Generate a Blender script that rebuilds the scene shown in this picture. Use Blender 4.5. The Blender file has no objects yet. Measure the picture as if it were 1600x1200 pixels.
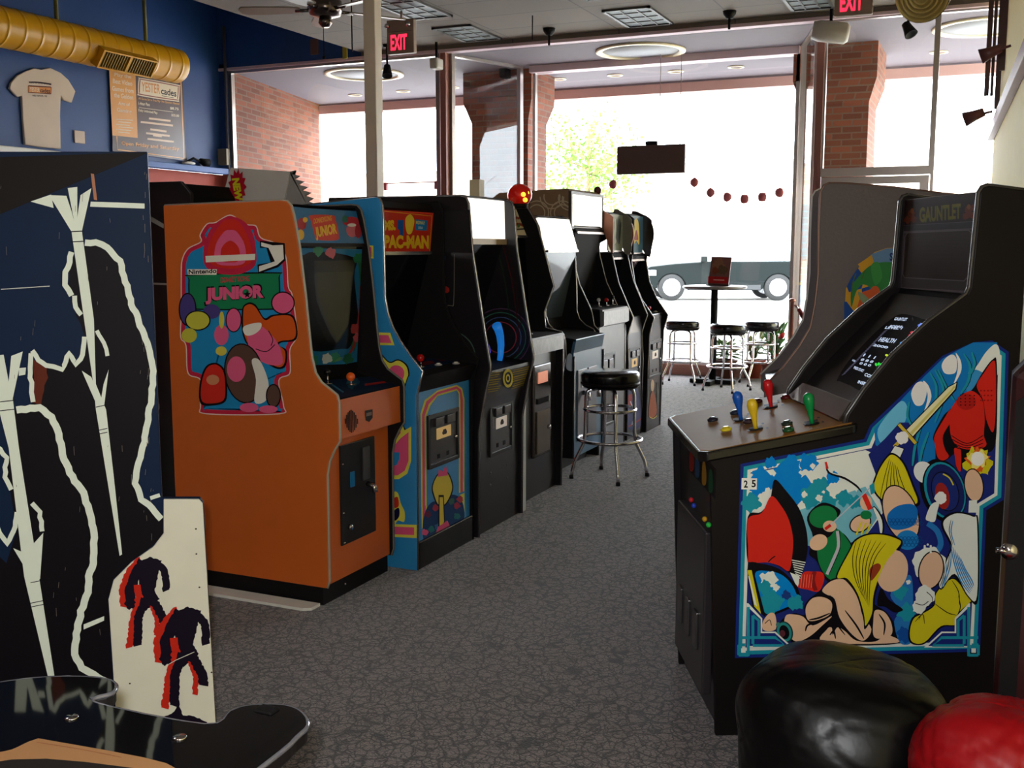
import bpy, bmesh, math, random
from mathutils import Vector, Matrix
random.seed(7)
C = bpy.context.scene.collection
sc = bpy.context.scene
# ------------------------------------------------------------------ camera
FPX, CAMH = 1650.0, 1.48
PITCH, YAW = math.radians(7.321526), math.radians(24.153129)
cam_d = bpy.data.cameras.new('camera'); cam = bpy.data.objects.new('camera', cam_d); C.objects.link(cam)
cam.location = (0, 0, CAMH); cam.rotation_euler = (math.pi/2-PITCH, 0, YAW)
cam_d.sensor_width = 36; cam_d.lens = FPX/1600*36; cam_d.clip_start = .05; cam_d.clip_end = 300
sc.camera = cam
# ------------------------------------------------------------------ view, world, lights
sc.view_settings.view_transform = 'Standard'; sc.view_settings.look = 'None'
sc.view_settings.gamma = 1; sc.view_settings.use_curve_mapping = False
sc.view_settings.exposure = 0.0
sc.cycles.use_denoising = True
sc.cycles.max_bounces = 8; sc.cycles.diffuse_bounces = 4; sc.cycles.transparent_max_bounces = 16
w = bpy.data.worlds.new('sky'); sc.world = w; w.use_nodes = True
bg = w.node_tree.nodes['Background']; bg.inputs[0].default_value = (.86, .93, 1, 1); bg.inputs[1].default_value = 17
def light(name, kind, loc, rot, energy, col=(1,1,1), size=1, sy=None):
    d = bpy.data.lights.new(name, kind); o = bpy.data.objects.new(name, d); C.objects.link(o)
    o.location = loc; o.rotation_euler = rot; d.energy = energy; d.color = col
    if kind == 'AREA':
        d.shape = 'RECTANGLE'; d.size = size; d.size_y = sy or size
    if kind == 'SUN': d.angle = math.radians(1)
    if kind == 'POINT': d.shadow_soft_size = size
    return o
light('sun', 'SUN', (0, 20, 10), (math.radians(38), 0, math.radians(-35)), 5.0, (1, .96, .88))
light('rear_fill_light', 'AREA', (-1.2, -1.2, 3.6), (0, 0, 0), 16, (1, .97, .94), 1.2, .6)  # fill light added out of view; the ceiling panels in sight are unlit
light('rear_fill_light', 'AREA', (-4.6, 1.4, 3.6), (0, 0, 0), 14, (1, .97, .94), 1.2, .6)  # second added overhead fill, no fixture behind it
light('camera_flash', 'POINT', (-.05, .0, 1.53), (0, 0, 0), 150, (.98, .99, 1), .03)

# ------------------------------------------------------------------ measuring: photo point -> point on a real plane
_f = Vector((-math.sin(YAW)*math.cos(PITCH), math.cos(YAW)*math.cos(PITCH), -math.sin(PITCH)))
_r = Vector((math.cos(YAW), math.sin(YAW), 0)); _u = _r.cross(_f); EYE = Vector((0, 0, CAMH))
def hit(px, py, P, N):
    d = _f*FPX + _r*(px-800) - _u*(py-600)
    return EYE + d*((Vector(P)-EYE).dot(N)/d.dot(N))
def un(px, py, ax, v):
    P = Vector((0,0,0)); N = Vector((0,0,0)); i = 'xyz'.index(ax); P[i] = v; N[i] = 1
    return hit(px, py, P, N)

# ------------------------------------------------------------------ materials
_M = {}
def lin(c):
    out = []
    for v in c:
        v /= 255.; out.append(v/12.92 if v <= .04045 else ((v+.055)/1.055)**2.4)
    return (*out, 1)
def M(name, rgb=None, rough=.5, metal=0, emit=0, noise=.06, scale=14, bump=0, spec=.5, alpha=1, coat=0):
    if name in _M: return _M[name]
    m = bpy.data.materials.new(name); m.use_nodes = True; nt = m.node_tree; b = nt.nodes['Principled BSDF']
    c = lin(rgb)
    b.inputs['Roughness'].default_value = rough; b.inputs['Metallic'].default_value = metal
    b.inputs['Specular IOR Level'].default_value = spec; b.inputs['Coat Weight'].default_value = coat
    tc = nt.nodes.new('ShaderNodeTexCoord'); n = nt.nodes.new('ShaderNodeTexNoise')
    n.inputs['Scale'].default_value = scale; n.inputs['Detail'].default_value = 4
    nt.links.new(tc.outputs['Object'], n.inputs['Vector'])
    mx = nt.nodes.new('ShaderNodeMix'); mx.data_type = 'RGBA'
    mx.inputs[6].default_value = tuple(v*(1-noise) for v in c[:3])+(1,); mx.inputs[7].default_value = tuple(min(1, v*(1+noise)) for v in c[:3])+(1,)
    nt.links.new(n.outputs['Fac'], mx.inputs[0]); nt.links.new(mx.outputs[2], b.inputs['Base Color'])
    if emit:
        b.inputs['Emission Color'].default_value = c; b.inputs['Emission Strength'].default_value = emit
    if bump:
        bp = nt.nodes.new('ShaderNodeBump'); bp.inputs['Strength'].default_value = bump; bp.inputs['Distance'].default_value = .01
        nt.links.new(n.outputs['Fac'], bp.inputs['Height']); nt.links.new(bp.outputs['Normal'], b.inputs['Normal'])
    _M[name] = m; return m
def glass_mat(name, tint=(1,1,1), refl=.5):
    if name in _M: return _M[name]
    m = bpy.data.materials.new(name); m.use_nodes = True; nt = m.node_tree; nt.nodes.clear()
    o = nt.nodes.new('ShaderNodeOutputMaterial'); t = nt.nodes.new('ShaderNodeBsdfTransparent'); g = nt.nodes.new('ShaderNodeBsdfGlossy')
    t.inputs[0].default_value = (*tint, 1); g.inputs['Roughness'].default_value = .01
    lw = nt.nodes.new('ShaderNodeLayerWeight'); lw.inputs[0].default_value = .5; pw = nt.nodes.new('ShaderNodeMath'); pw.operation = 'POWER'; pw.inputs[1].default_value = 4
    ma = nt.nodes.new('ShaderNodeMath'); ma.operation = 'MULTIPLY_ADD'; ma.inputs[1].default_value = refl; ma.inputs[2].default_value = .035; mx = nt.nodes.new('ShaderNodeMixShader')
    nt.links.new(lw.outputs['Facing'], pw.inputs[0]); nt.links.new(pw.outputs[0], ma.inputs[0]); nt.links.new(ma.outputs[0], mx.inputs[0])
    nt.links.new(t.outputs[0], mx.inputs[1]); nt.links.new(g.outputs[0], mx.inputs[2]); nt.links.new(mx.outputs[0], o.inputs[0])
    _M[name] = m; return m
def carpet_mat():
    m = bpy.data.materials.new('carpet'); m.use_nodes = True; nt = m.node_tree; b = nt.nodes['Principled BSDF']; L = nt.links.new
    tc = nt.nodes.new('ShaderNodeTexCoord')
    nz = nt.nodes.new('ShaderNodeTexNoise'); nz.inputs['Scale'].default_value = 22; nz.inputs['Detail'].default_value = 3
    L(tc.outputs['Object'], nz.inputs['Vector'])
    ad = nt.nodes.new('ShaderNodeVectorMath'); ad.operation = 'MULTIPLY_ADD'; ad.inputs[1].default_value = (.045,.045,0); 
    L(nz.outputs['Color'], ad.inputs[0]); L(tc.outputs['Object'], ad.inputs[2])
    v = nt.nodes.new('ShaderNodeTexVoronoi'); v.feature = 'DISTANCE_TO_EDGE'; v.inputs['Scale'].default_value = 44
    L(ad.outputs[0], v.inputs['Vector'])
    v2 = nt.nodes.new('ShaderNodeTexVoronoi'); v2.feature = 'DISTANCE_TO_EDGE'; v2.inputs['Scale'].default_value = 19
    L(ad.outputs[0], v2.inputs['Vector'])
    mn = nt.nodes.new('ShaderNodeMath'); mn.operation = 'MINIMUM'; L(v.outputs['Distance'], mn.inputs[0]); L(v2.outputs['Distance'], mn.inputs[1])
    r = nt.nodes.new('ShaderNodeValToRGB'); r.color_ramp.elements[0].position = .025; r.color_ramp.elements[0].color = lin((26,22,26)); r.color_ramp.elements[1].position = .085; r.color_ramp.elements[1].color = lin((128,113,112))
    L(mn.outputs[0], r.inputs[0])
    fn = nt.nodes.new('ShaderNodeTexNoise'); fn.inputs['Scale'].default_value = 190; fn.inputs['Detail'].default_value = 2; L(tc.outputs['Object'], fn.inputs['Vector'])
    r2 = nt.nodes.new('ShaderNodeValToRGB'); r2.color_ramp.elements[0].position = .35; r2.color_ramp.elements[0].color = (.45,.45,.45,1); r2.color_ramp.elements[1].position = .62; r2.color_ramp.elements[1].color = (1.1,1.1,1.1,1)
    L(fn.outputs['Fac'], r2.inputs[0])
    mx = nt.nodes.new('ShaderNodeMix'); mx.data_type = 'RGBA'; mx.blend_type = 'MULTIPLY'; mx.inputs[0].default_value = 1
    L(r.outputs[0], mx.inputs[6]); L(r2.outputs[0], mx.inputs[7]); L(mx.outputs[2], b.inputs['Base Color'])
    b.inputs['Roughness'].default_value = .95; b.inputs['Specular IOR Level'].default_value = .15; b.inputs['Sheen Weight'].default_value = .35
    bp = nt.nodes.new('ShaderNodeBump'); bp.inputs['Strength'].default_value = .5; bp.inputs['Distance'].default_value = .006
    L(fn.outputs['Fac'], bp.inputs['Height']); L(bp.outputs['Normal'], b.inputs['Normal'])
    return m
def grid_mat(name, c1, c2, cm, bw, rh, mortar, off=.5, wall=True, rough=.85):
    m = bpy.data.materials.new(name); m.use_nodes = True; nt = m.node_tree; b = nt.nodes['Principled BSDF']; L = nt.links.new
    tc = nt.nodes.new('ShaderNodeTexCoord'); sx = nt.nodes.new('ShaderNodeSeparateXYZ'); cx = nt.nodes.new('ShaderNodeCombineXYZ'); L(tc.outputs['Object'], sx.inputs[0])
    if wall:
        a = nt.nodes.new('ShaderNodeMath'); a.operation = 'ADD'; L(sx.outputs[0], a.inputs[0]); L(sx.outputs[1], a.inputs[1]); L(a.outputs[0], cx.inputs[0]); L(sx.outputs[2], cx.inputs[1])
    else: L(sx.outputs[0], cx.inputs[0]); L(sx.outputs[1], cx.inputs[1])
    br = nt.nodes.new('ShaderNodeTexBrick'); br.offset = off; L(cx.outputs[0], br.inputs['Vector'])
    br.inputs['Color1'].default_value = lin(c1); br.inputs['Color2'].default_value = lin(c2); br.inputs['Mortar'].default_value = lin(cm)
    br.inputs['Scale'].default_value = 1; br.inputs['Brick Width'].default_value = bw; br.inputs['Row Height'].default_value = rh; br.inputs['Mortar Size'].default_value = mortar
    L(br.outputs['Color'], b.inputs['Base Color']); b.inputs['Roughness'].default_value = rough
    if wall:
        bp = nt.nodes.new('ShaderNodeBump'); bp.invert = True; bp.inputs['Strength'].default_value = .4; bp.inputs['Distance'].default_value = .01
        L(br.outputs['Fac'], bp.inputs['Height']); L(bp.outputs['Normal'], b.inputs['Normal'])
    return m
_M['carpet'] = carpet_mat()
_M['brick'] = grid_mat('brick', (140,76,50), (104,54,36), (116,92,76), .21, .07, .008)
_M['tile'] = grid_mat('ceiling_tile', (122,112,102), (117,108,98), (92,84,78), 1.22, .61, .008, 0, False)
K = lambda n, rgb, **k: M(n, rgb, **k)
black = K('black_laminate', (22,17,18), rough=.45, spec=.15); blk2 = K('black_panel', (30,27,29), rough=.3, spec=.35)
matte = K('matte_black', (15,12,13), rough=.7, spec=.2); chrome = K('chrome', (225,222,225), rough=.12, metal=1, noise=.01)
steel = K('brushed_steel', (120,118,120), rough=.35, metal=1); tmold = K('beige_edging', (176,168,150), rough=.4)
silver = K('silver_edging', (170,165,165), rough=.25, metal=.8); orange = K('orange_laminate', (208,100,34), rough=.42, noise=.05)
dglass = K('dark_monitor_glass', (10,9,12), rough=.06, noise=0); lit = K('lit_sign_panel', (255,250,240), emit=1.3)
cream = K('cream_paint', (222,216,196), rough=.5); white = K('white_plastic', (235,232,225), rough=.4)
yellow_p = K('yellow_duct_paint', (222,160,20), rough=.35); bluew = K('blue_wall_paint', (38,76,140), rough=.5, noise=.1, scale=3, bump=.05)
redw = K('salmon_wall_paint', (178,76,62), rough=.7); plaster = K('plaster', (112,102,110), rough=.8)
alu = K('aluminium', (190,182,178), rough=.3, metal=.9); purple = K('header_paint', (216,190,200), rough=.6)
vinyl = K('black_vinyl', (14,13,14), rough=.22, bump=.15, scale=6); redv = K('red_vinyl', (158,12,20), rough=.42, spec=.3, bump=.2, scale=7)
concrete = K('pale_concrete', (176,174,170), rough=.85); glass = glass_mat('shop_glass', (.98,.99,.99), .18)

# ------------------------------------------------------------------ mesh builder (world coordinates; build() converts to the parent's frame)
class MB:
    def __init__(s, X=None): s.v=[]; s.f=[]; s.mi=[]; s.sm=[]; s.mats=[]; s.X=X or Matrix(); s.cur=0
    def m(s, mat):
        if mat not in s.mats: s.mats.append(mat)
        s.cur = s.mats.index(mat); return s
    def add(s, vs, fs, smooth=False):
        b = len(s.v); s.v += [s.X @ Vector(p) for p in vs]
        for f in fs: s.f.append([b+i for i in f]); s.mi.append(s.cur); s.sm.append(smooth)
        return s
    def box(s, x0, x1, y0, y1, z0, z1):
        return s.add([(x,y,z) for x in (x0,x1) for y in (y0,y1) for z in (z0,z1)], [(0,1,3,2),(4,6,7,5),(0,4,5,1),(2,3,7,6),(0,2,6,4),(1,5,7,3)])
    def prism(s, pts, d):           # planar closed outline + extrusion vector
        n = len(pts); P = [Vector(p) for p in pts]; d = Vector(d)
        return s.add(P+[p+d for p in P], [tuple(range(n))[::-1], tuple(range(n, 2*n))]+[(i,(i+1)%n,n+(i+1)%n,n+i) for i in range(n)])
    def xz(s, pts, y0, y1): return s.prism([(x,y0,z) for x,z in pts], (0,y1-y0,0))
    def xy(s, pts, z0, z1): return s.prism([(x,y,z0) for x,y in pts], (0,0,z1-z0))
    def poly(s, pts): return s.add(pts, [tuple(range(len(pts)))])
    def slab(s, p, q, t, y0, y1):   # thin board from (x,z) p to q, thickness t to the inside (left of p->q)
        d = Vector((q[0]-p[0], q[1]-p[1])); n = Vector((d.y, -d.x)).normalized()*t
        return s.xz([p, q, (q[0]+n.x, q[1]+n.y), (p[0]+n.x, p[1]+n.y)], y0, y1)
    def tube(s, path, r, seg=10, closed=False, r2=None):
        P = [Vector(p) for p in path]; n = len(P); vs=[]; fs=[]
        up = None
        for i,p in enumerate(P):
            if closed: t = (P[(i+1)%n]-P[i-1])
            else: t = P[min(i+1,n-1)]-P[max(i-1,0)]
            t.normalize()
            if up is None: up = t.orthogonal().normalized()
            up = (up - t*up.dot(t)).normalized(); sd = t.cross(up)
            rr = r if r2 is None else r+(r2-r)*i/(n-1)
            for k in range(seg):
                a = 2*math.pi*k/seg; vs.append(p+up*math.cos(a)*rr+sd*math.sin(a)*rr)
        for i in range(n if closed else n-1):
            j = (i+1)%n
            for k in range(seg): fs.append((i*seg+k, i*seg+(k+1)%seg, j*seg+(k+1)%seg, j*seg+k))
        if not closed: fs += [tuple(range(seg))[::-1], tuple((n-1)*seg+k for k in range(seg))]
        return s.add(vs, fs, True)
    def lathe(s, prof, c, seg=32, axis=(0,0,1)):
        q = Vector((0,0,1)).rotation_difference(Vector(axis)); vs=[]; fs=[]; n=len(prof); c=Vector(c)
        for k in range(seg):
            a = 2*math.pi*k/seg
            for r,z in prof: vs.append(c+q@Vector((r*math.cos(a), r*math.sin(a), z)))
        for k in range(seg):
            j=(k+1)%seg
            for i in range(n-1): fs.append((k*n+i, j*n+i, j*n+i+1, k*n+i+1))
        fs += [tuple(k*n for k in range(seg))[::-1], tuple(k*n+n-1 for k in range(seg))]
        return s.add(vs, fs, True)
    def ball(s, c, rx, ry=None, rz=None, seg=20, rings=12, fn=None):
        ry = ry or rx; rz = rz or rx; vs=[]; fs=[]; c=Vector(c)
        for i in range(rings+1):
            th = math.pi*i/rings
            for k in range(seg):
                a = 2*math.pi*k/seg; d = Vector((math.sin(th)*math.cos(a), math.sin(th)*math.sin(a), math.cos(th)))
                q = fn(d) if fn else 1
                vs.append(c+Vector((d.x*rx*q, d.y*ry*q, d.z*rz*q)))
        for i in range(rings):
            for k in range(seg): fs.append((i*seg+k, (i+1)*seg+k, (i+1)*seg+(k+1)%seg, i*seg+(k+1)%seg))
        return s.add(vs, fs, True)
    def build(s, name, mat=None, parent=None, bevel=0, sub=0):
        if mat is not None and not s.mats: s.mats = [mat]
        me = bpy.data.meshes.new(name); inv = wmat(parent).inverted() if parent else Matrix()
        me.from_pydata([inv @ p for p in s.v], [], s.f)
        for m_ in s.mats: me.materials.append(m_)
        for p, i, q in zip(me.polygons, s.mi, s.sm): p.material_index = i; p.use_smooth = q
        bm = bmesh.new(); bm.from_mesh(me); bmesh.ops.remove_doubles(bm, verts=bm.verts, dist=1e-6); bmesh.ops.recalc_face_normals(bm, faces=bm.faces); bm.to_mesh(me); bm.free()
        o = bpy.data.objects.new(name, me); C.objects.link(o)
        if parent: o.parent = parent
        if bevel:
            b = o.modifiers.new('bevel', 'BEVEL'); b.width = bevel; b.segments = 2; b.limit_method = 'ANGLE'; b.angle_limit = math.radians(40)
        if sub:
            b = o.modifiers.new('sub', 'SUBSURF'); b.levels = sub; b.render_levels = sub
        return o
def wmat(o):
    m = o.matrix_basis.copy()
    while o.parent: o = o.parent; m = o.matrix_basis @ m
    return m
def thing(name, label, cat, loc=(0,0,0), rz=0, group=None):
    o = bpy.data.objects.new(name, None); C.objects.link(o); o.location = loc; o.rotation_euler = (0,0,rz)
    o.matrix_basis = Matrix.Translation(loc) @ Matrix.Rotation(rz, 4, 'Z'); o.empty_display_size = .1
    return tag(o, label, cat, group)
def tag(o, label, cat, group=None, kind=None):
    o['label'] = label; o['category'] = cat
    if group: o['group'] = group
    if kind: o['kind'] = kind
    return o
def struct(mb, name, mat=None, bevel=0, parent=None):
    o = mb.build(name, mat, parent, bevel)
    if not parent: o['kind'] = 'structure'
    return o
def dup(root, loc, label, rz=0, group=None):
    r = root.copy(); C.objects.link(r); r.location = loc; r.rotation_euler = (0,0,rz); r['label'] = label
    if group: r['group'] = group
    for ch in list(root.children):
        c = ch.copy(); C.objects.link(c); c.parent = r
        for g in list(ch.children):
            d = g.copy(); C.objects.link(d); d.parent = c
    return r

# ------------------------------------------------------------------ flat artwork: vinyl layers laid on a real plane
_fonts = {}
def text_mesh(s, bold=.02):
    key = (s, bold)
    if key in _fonts: return _fonts[key]
    cu = bpy.data.curves.new('t', 'FONT'); cu.body = s; cu.offset = bold; cu.resolution_u = 3
    o = bpy.data.objects.new('t', cu); C.objects.link(o); bpy.context.view_layer.update()
    me = bpy.data.meshes.new_from_object(o.evaluated_get(bpy.context.evaluated_depsgraph_get()))
    vs = [v.co.copy() for v in me.vertices]; fs = [tuple(p.vertices) for p in me.polygons]
    bpy.data.objects.remove(o); bpy.data.meshes.remove(me); bpy.data.curves.remove(cu)
    x0 = min(v.x for v in vs); x1 = max(v.x for v in vs); y0 = min(v.y for v in vs); y1 = max(v.y for v in vs)
    vs = [((v.x-x0)/(x1-x0), (v.y-y0)/(y1-y0)) for v in vs]
    _fonts[key] = (vs, fs); return vs, fs
def smooth(P, n=5):
    out=[]; L=len(P)
    for i in range(L):
        a,b,c,d = P[i-1],P[i],P[(i+1)%L],P[(i+2)%L]
        for k in range(n):
            t=k/n; out.append(tuple(.5*((2*b[j])+(-a[j]+c[j])*t+(2*a[j]-5*b[j]+4*c[j]-d[j])*t*t+(-a[j]+3*b[j]-3*c[j]+d[j])*t**3) for j in (0,1)))
    return out
def inset(P, d):
    A = sum(P[i-1][0]*P[i][1]-P[i][0]*P[i-1][1] for i in range(len(P))); sg = 1 if A > 0 else -1; out=[]
    for i in range(len(P)):
        a,b,c = P[i-1],P[i],P[(i+1)%len(P)]
        e1 = Vector((b[0]-a[0], b[1]-a[1])).normalized(); e2 = Vector((c[0]-b[0], c[1]-b[1])).normalized()
        n1 = Vector((-e1.y, e1.x))*sg; n2 = Vector((-e2.y, e2.x))*sg; n = (n1+n2)
        n = n/max(.5, n.length_squared/2) if n.length > .1 else n1
        out.append((b[0]+n.x*d, b[1]+n.y*d))
    return out
def ragged(P, amp, step=6, seed=1):
    rn = random.Random(seed); out=[]
    for i in range(len(P)-1):
        a=Vector(P[i]); b=Vector(P[i+1]); n=max(1,int((b-a).length/step)); d=(b-a); nn=Vector((-d.y,d.x)).normalized()
        for k in range(n): out.append(tuple(a+d*k/n+nn*rn.uniform(-amp,amp)))
    out.append(P[-1]); return out
def pal(c): return K('vinyl_%d_%d_%d' % c, c, rough=.5, noise=.03, spec=.1)
class Art:
    def __init__(s, P, N, eps=.00007, lift=.0008, glow=0, gloss=0):
        s.gloss=gloss
        s.P=Vector(P); s.N=Vector(N).normalized(); s.mb=MB(); s.k=0; s.eps=eps; s.lift=lift; s.glow=glow
        if (EYE-s.P).dot(s.N) < 0: s.N = -s.N
    def w(s, x, y):
        return hit(s.ox+x*s.s, s.oy+y*s.s, s.P, s.N) + s.N*(s.lift+s.eps*s.k)
    def at(s, ox=0, oy=0, sc_=1): s.ox=ox; s.oy=oy; s.s=sc_; return s
    def col(s, c):
        if isinstance(c, tuple): c = K('glow%d_%d_%d' % c, c, emit=s.glow) if s.glow else (K('gloss%d_%d_%d' % c, c, rough=.3, spec=.6) if s.gloss else pal(c))
        s.mb.m(c); s.k += 1
    def p(s, c, pts): s.col(c); s.mb.poly([s.w(*q) for q in pts]); return s
    def sp(s, c, pts, n=5): return s.p(c, smooth(pts, n))
    def e(s, c, cx, cy, rx, ry=None, rot=0, n=28):
        ry = ry or rx; a=math.radians(rot); q=[]
        for k in range(n):
            t=2*math.pi*k/n; x=rx*math.cos(t); y=ry*math.sin(t); q.append((cx+x*math.cos(a)-y*math.sin(a), cy+x*math.sin(a)+y*math.cos(a)))
        return s.p(c, q)
    def ring(s, c, cx, cy, r, w, n=28):
        s.col(c)
        for k in range(n):
            a=2*math.pi*k/n; b=2*math.pi*(k+1)/n
            s.mb.poly([s.w(cx+q*math.cos(t), cy+q*math.sin(t)) for q,t in ((r,a),(r,b),(r-w,b),(r-w,a))])
        return s
    def b(s, c, cx, cy, r, seed=1, n=36, amp=.25):
        rn = random.Random(seed); ph=[rn.uniform(0,6.28) for _ in range(5)]
        return s.p(c, [(cx+r*(1+amp*(math.sin(3*t+ph[0])+.7*math.sin(7*t+ph[1])+.4*math.sin(12*t+ph[2]))/1.6)*math.cos(t), cy+r*(1+amp*(math.sin(4*t+ph[3])+.7*math.sin(9*t+ph[4]))/1.4)*math.sin(t)) for t in [2*math.pi*k/n for k in range(n)]])
    def l(s, c, pts, wd, taper=False, sm=True):
        P = pts
        if sm and len(pts) > 2:
            Q=[pts[0]]+list(pts)+[pts[-1]]; P=[]
            for i in range(1,len(Q)-2):
                a,b_,c_,d=Q[i-1],Q[i],Q[i+1],Q[i+2]
                for k in range(4):
                    t=k/4; P.append(tuple(.5*((2*b_[j])+(-a[j]+c_[j])*t+(2*a[j]-5*b_[j]+4*c_[j]-d[j])*t*t+(-a[j]+3*b_[j]-3*c_[j]+d[j])*t**3) for j in (0,1)))
            P.append(pts[-1])
        s.col(c); n=len(P); L=[];R=[]
        for i in range(n):
            a=Vector(P[max(i-1,0)]); b_=Vector(P[min(i+1,n-1)]); t=(b_-a).normalized(); nn=Vector((-t.y,t.x))*wd/2
            if taper: nn *= math.sin(math.pi*(i+.6)/(n+.2))**.6
            L.append((P[i][0]+nn.x,P[i][1]+nn.y)); R.append((P[i][0]-nn.x,P[i][1]-nn.y))
        for i in range(n-1): s.mb.poly([s.w(*L[i]), s.w(*L[i+1]), s.w(*R[i+1]), s.w(*R[i])])
        return s
    def t(s, c, txt, a, b, h, bold=.02):      # baseline a -> b, h = vector up the left side
        s.col(c); vs, fs = text_mesh(txt, bold)
        W = [s.w(a[0]+(b[0]-a[0])*u+h[0]*v, a[1]+(b[1]-a[1])*u+h[1]*v) for u,v in vs]
        s.mb.add(W, fs); return s
    def build(s, name, parent, label=None, cy=None):
        if cy: s.mb.v=[Vector((v.x,min(max(v.y,cy[0]),cy[1]),v.z)) for v in s.mb.v]
        # vinyl laid in order: no welding, normals towards the viewer's side
        me = bpy.data.meshes.new(name); inv = wmat(parent).inverted() if parent else Matrix()
        me.from_pydata([inv @ p for p in s.mb.v], [], s.mb.f)
        for m_ in s.mb.mats: me.materials.append(m_)
        for p, i in zip(me.polygons, s.mb.mi): p.material_index = i
        o = bpy.data.objects.new(name, me); C.objects.link(o)
        if parent: o.parent = parent
        if label: o['label'] = label
        return o
# ================================================================== ROOM
HY_, ZC, XL, XR = 10.9, 3.67, -8.9, 1.6
o = struct(MB().box(XL-.2, XR+.2, -3, 14.0, -.12, 0), 'floor', _M['carpet'])
struct(MB().box(-6.82, XR, -3, HY_, 3.75, 3.85), 'ceiling', _M['tile'])
struct(MB().box(XL, -6.82, -3, HY_, 4.75, 4.85).box(-6.9, -6.82, -3, HY_, 3.78, 4.75), 'ceiling', _M['tile'])
struct(MB().box(XL-.15, XL, -3, HY_+.1, 2.47, 4.8), 'wall_left', bluew)
struct(MB().box(XL-.15, XL, -3, HY_+.1, 0, 2.40), 'wall_left', redw)
struct(MB().box(XL, XL+.13, -3, HY_-.02, 2.40, 2.47), 'trim_1', K('blue_ledge_paint', (60,98,170), rough=.5), bevel=.006)
struct(MB().box(XL, -6.0, HY_, HY_+.12, 3.76, 4.8), 'wall_front', bluew)
struct(MB().box(XL, -8.78, HY_, HY_+.12, 2.42, 3.76), 'wall_front', bluew)
struct(MB().box(XL, -8.78, HY_, HY_+.12, 0, 2.42), 'wall_front', redw)
struct(MB().box(XL, XR, HY_-.02, HY_+.12, 3.67, 3.705), 'trim_2', purple, bevel=.005)
struct(MB().box(-6.82, XR, HY_, HY_+.1, 3.705, 3.76), 'wall_front', _M['tile'])
struct(MB().box(XL, -6.82, HY_, HY_+.1, 3.705, 3.76), 'wall_front', bluew)
struct(MB().box(XL, XR+.2, -3.15, -3, 0, 4.8), 'wall_back', K('back_wall_paint', (150,130,110), rough=.8))
struct(MB().box(XR, XR+.15, -3, HY_, 0, 3.8), 'wall_right', K('pale_yellow_paint', (250,236,170), rough=.7))
# shop-front glazing: left bay pane, angled return, centre bay, return, right pane
def pane(n, a, b, z0, z1, fr=.05, parts=1):
    a=Vector((*a,0)); b=Vector((*b,0)); d=(b-a).normalized(); nn=Vector((-d.y,d.x,0))*.03
    f=MB()
    def bar(p,q,za,zb): f.prism([p-nn+Vector((0,0,za)), q-nn+Vector((0,0,za)), q+nn+Vector((0,0,za)), p+nn+Vector((0,0,za))], (0,0,zb-za))
    bar(a, a+d*fr, z0, z1); bar(b-d*fr, b, z0, z1); bar(a+d*fr, b-d*fr, z0, z0+fr); bar(a+d*fr, b-d*fr, z1-fr*.6, z1)
    o = struct(f, 'window_%d' % n, alu)
    m=MB(); n2=nn*.12; p=a+d*fr; q=b-d*fr
    m.prism([p-n2+Vector((0,0,z0+fr)), q-n2+Vector((0,0,z0+fr)), q+n2+Vector((0,0,z0+fr)), p+n2+Vector((0,0,z0+fr))], (0,0,z1-z0-fr*1.6))
    g = m.build('glass_pane', glass, o); return o
brick = _M['brick']
pane(1, (-8.78, HY_+.05), (-5.80, HY_+.05), .35, ZC)
pane(2, (-5.70, HY_+.09), (-5.30, 12.1), .12, ZC)
pane(3, (-5.18, 12.2), (-2.0, 12.2), .12, ZC-.06, .035)
pane(4, (-1.95, 12.1), (-1.64, HY_+.1), .12, ZC, .015)
pane(5, (-.55, HY_+.05), (XR, HY_+.05), .1, ZC, .03)
pane(6, (-1.56, HY_+.05), (-.55, HY_+.05), 2.24, ZC, .02)
struct(MB().box(-5.78, -5.71, HY_, HY_+.12, 0, ZC), 'trim_3', K('brown_frame', (150,100,92), rough=.45), bevel=.004)
struct(MB().box(-1.63, -1.56, HY_, HY_+.08, 0, ZC), 'trim_4', K('brown_frame', None), bevel=.004)
struct(MB().box(-1.56, -.55, HY_+.02, HY_+.09, 2.18, 2.24), 'trim_5', alu)
struct(MB().box(-8.78, -5.8, HY_, HY_+.12, 0, .35), 'wall_front', brick)
struct(MB().box(-5.2, -2.0, 12.12, 12.3, 0, .12), 'trim_6', K('reddish_curb', (168,120,106), rough=.8))
struct(MB().box(-5.2, -2.0, 12.1, 12.3, ZC-.08, ZC), 'trim_7', purple)
# door in the right pane
d = struct(MB().box(-1.55, -1.47, HY_+.02, HY_+.08, .02, 2.17).box(-.64,-.56, HY_+.02, HY_+.08, .02, 2.17).box(-1.47,-.64, HY_+.02, HY_+.08, .02, .25).box(-1.47,-.64, HY_+.02, HY_+.08, 2.1, 2.17), 'door_1', alu)
MB().box(-1.47, -.64, HY_+.04, HY_+.05, .25, 2.1).build('glass_pane', glass, d)
MB().tube([(-1.44,HY_-.0,1.02),(-1.44,HY_-.05,1.02),(-.66,HY_-.05,1.02),(-.66,HY_,1.02)], .014).build('push_bar', alu, d)
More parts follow.
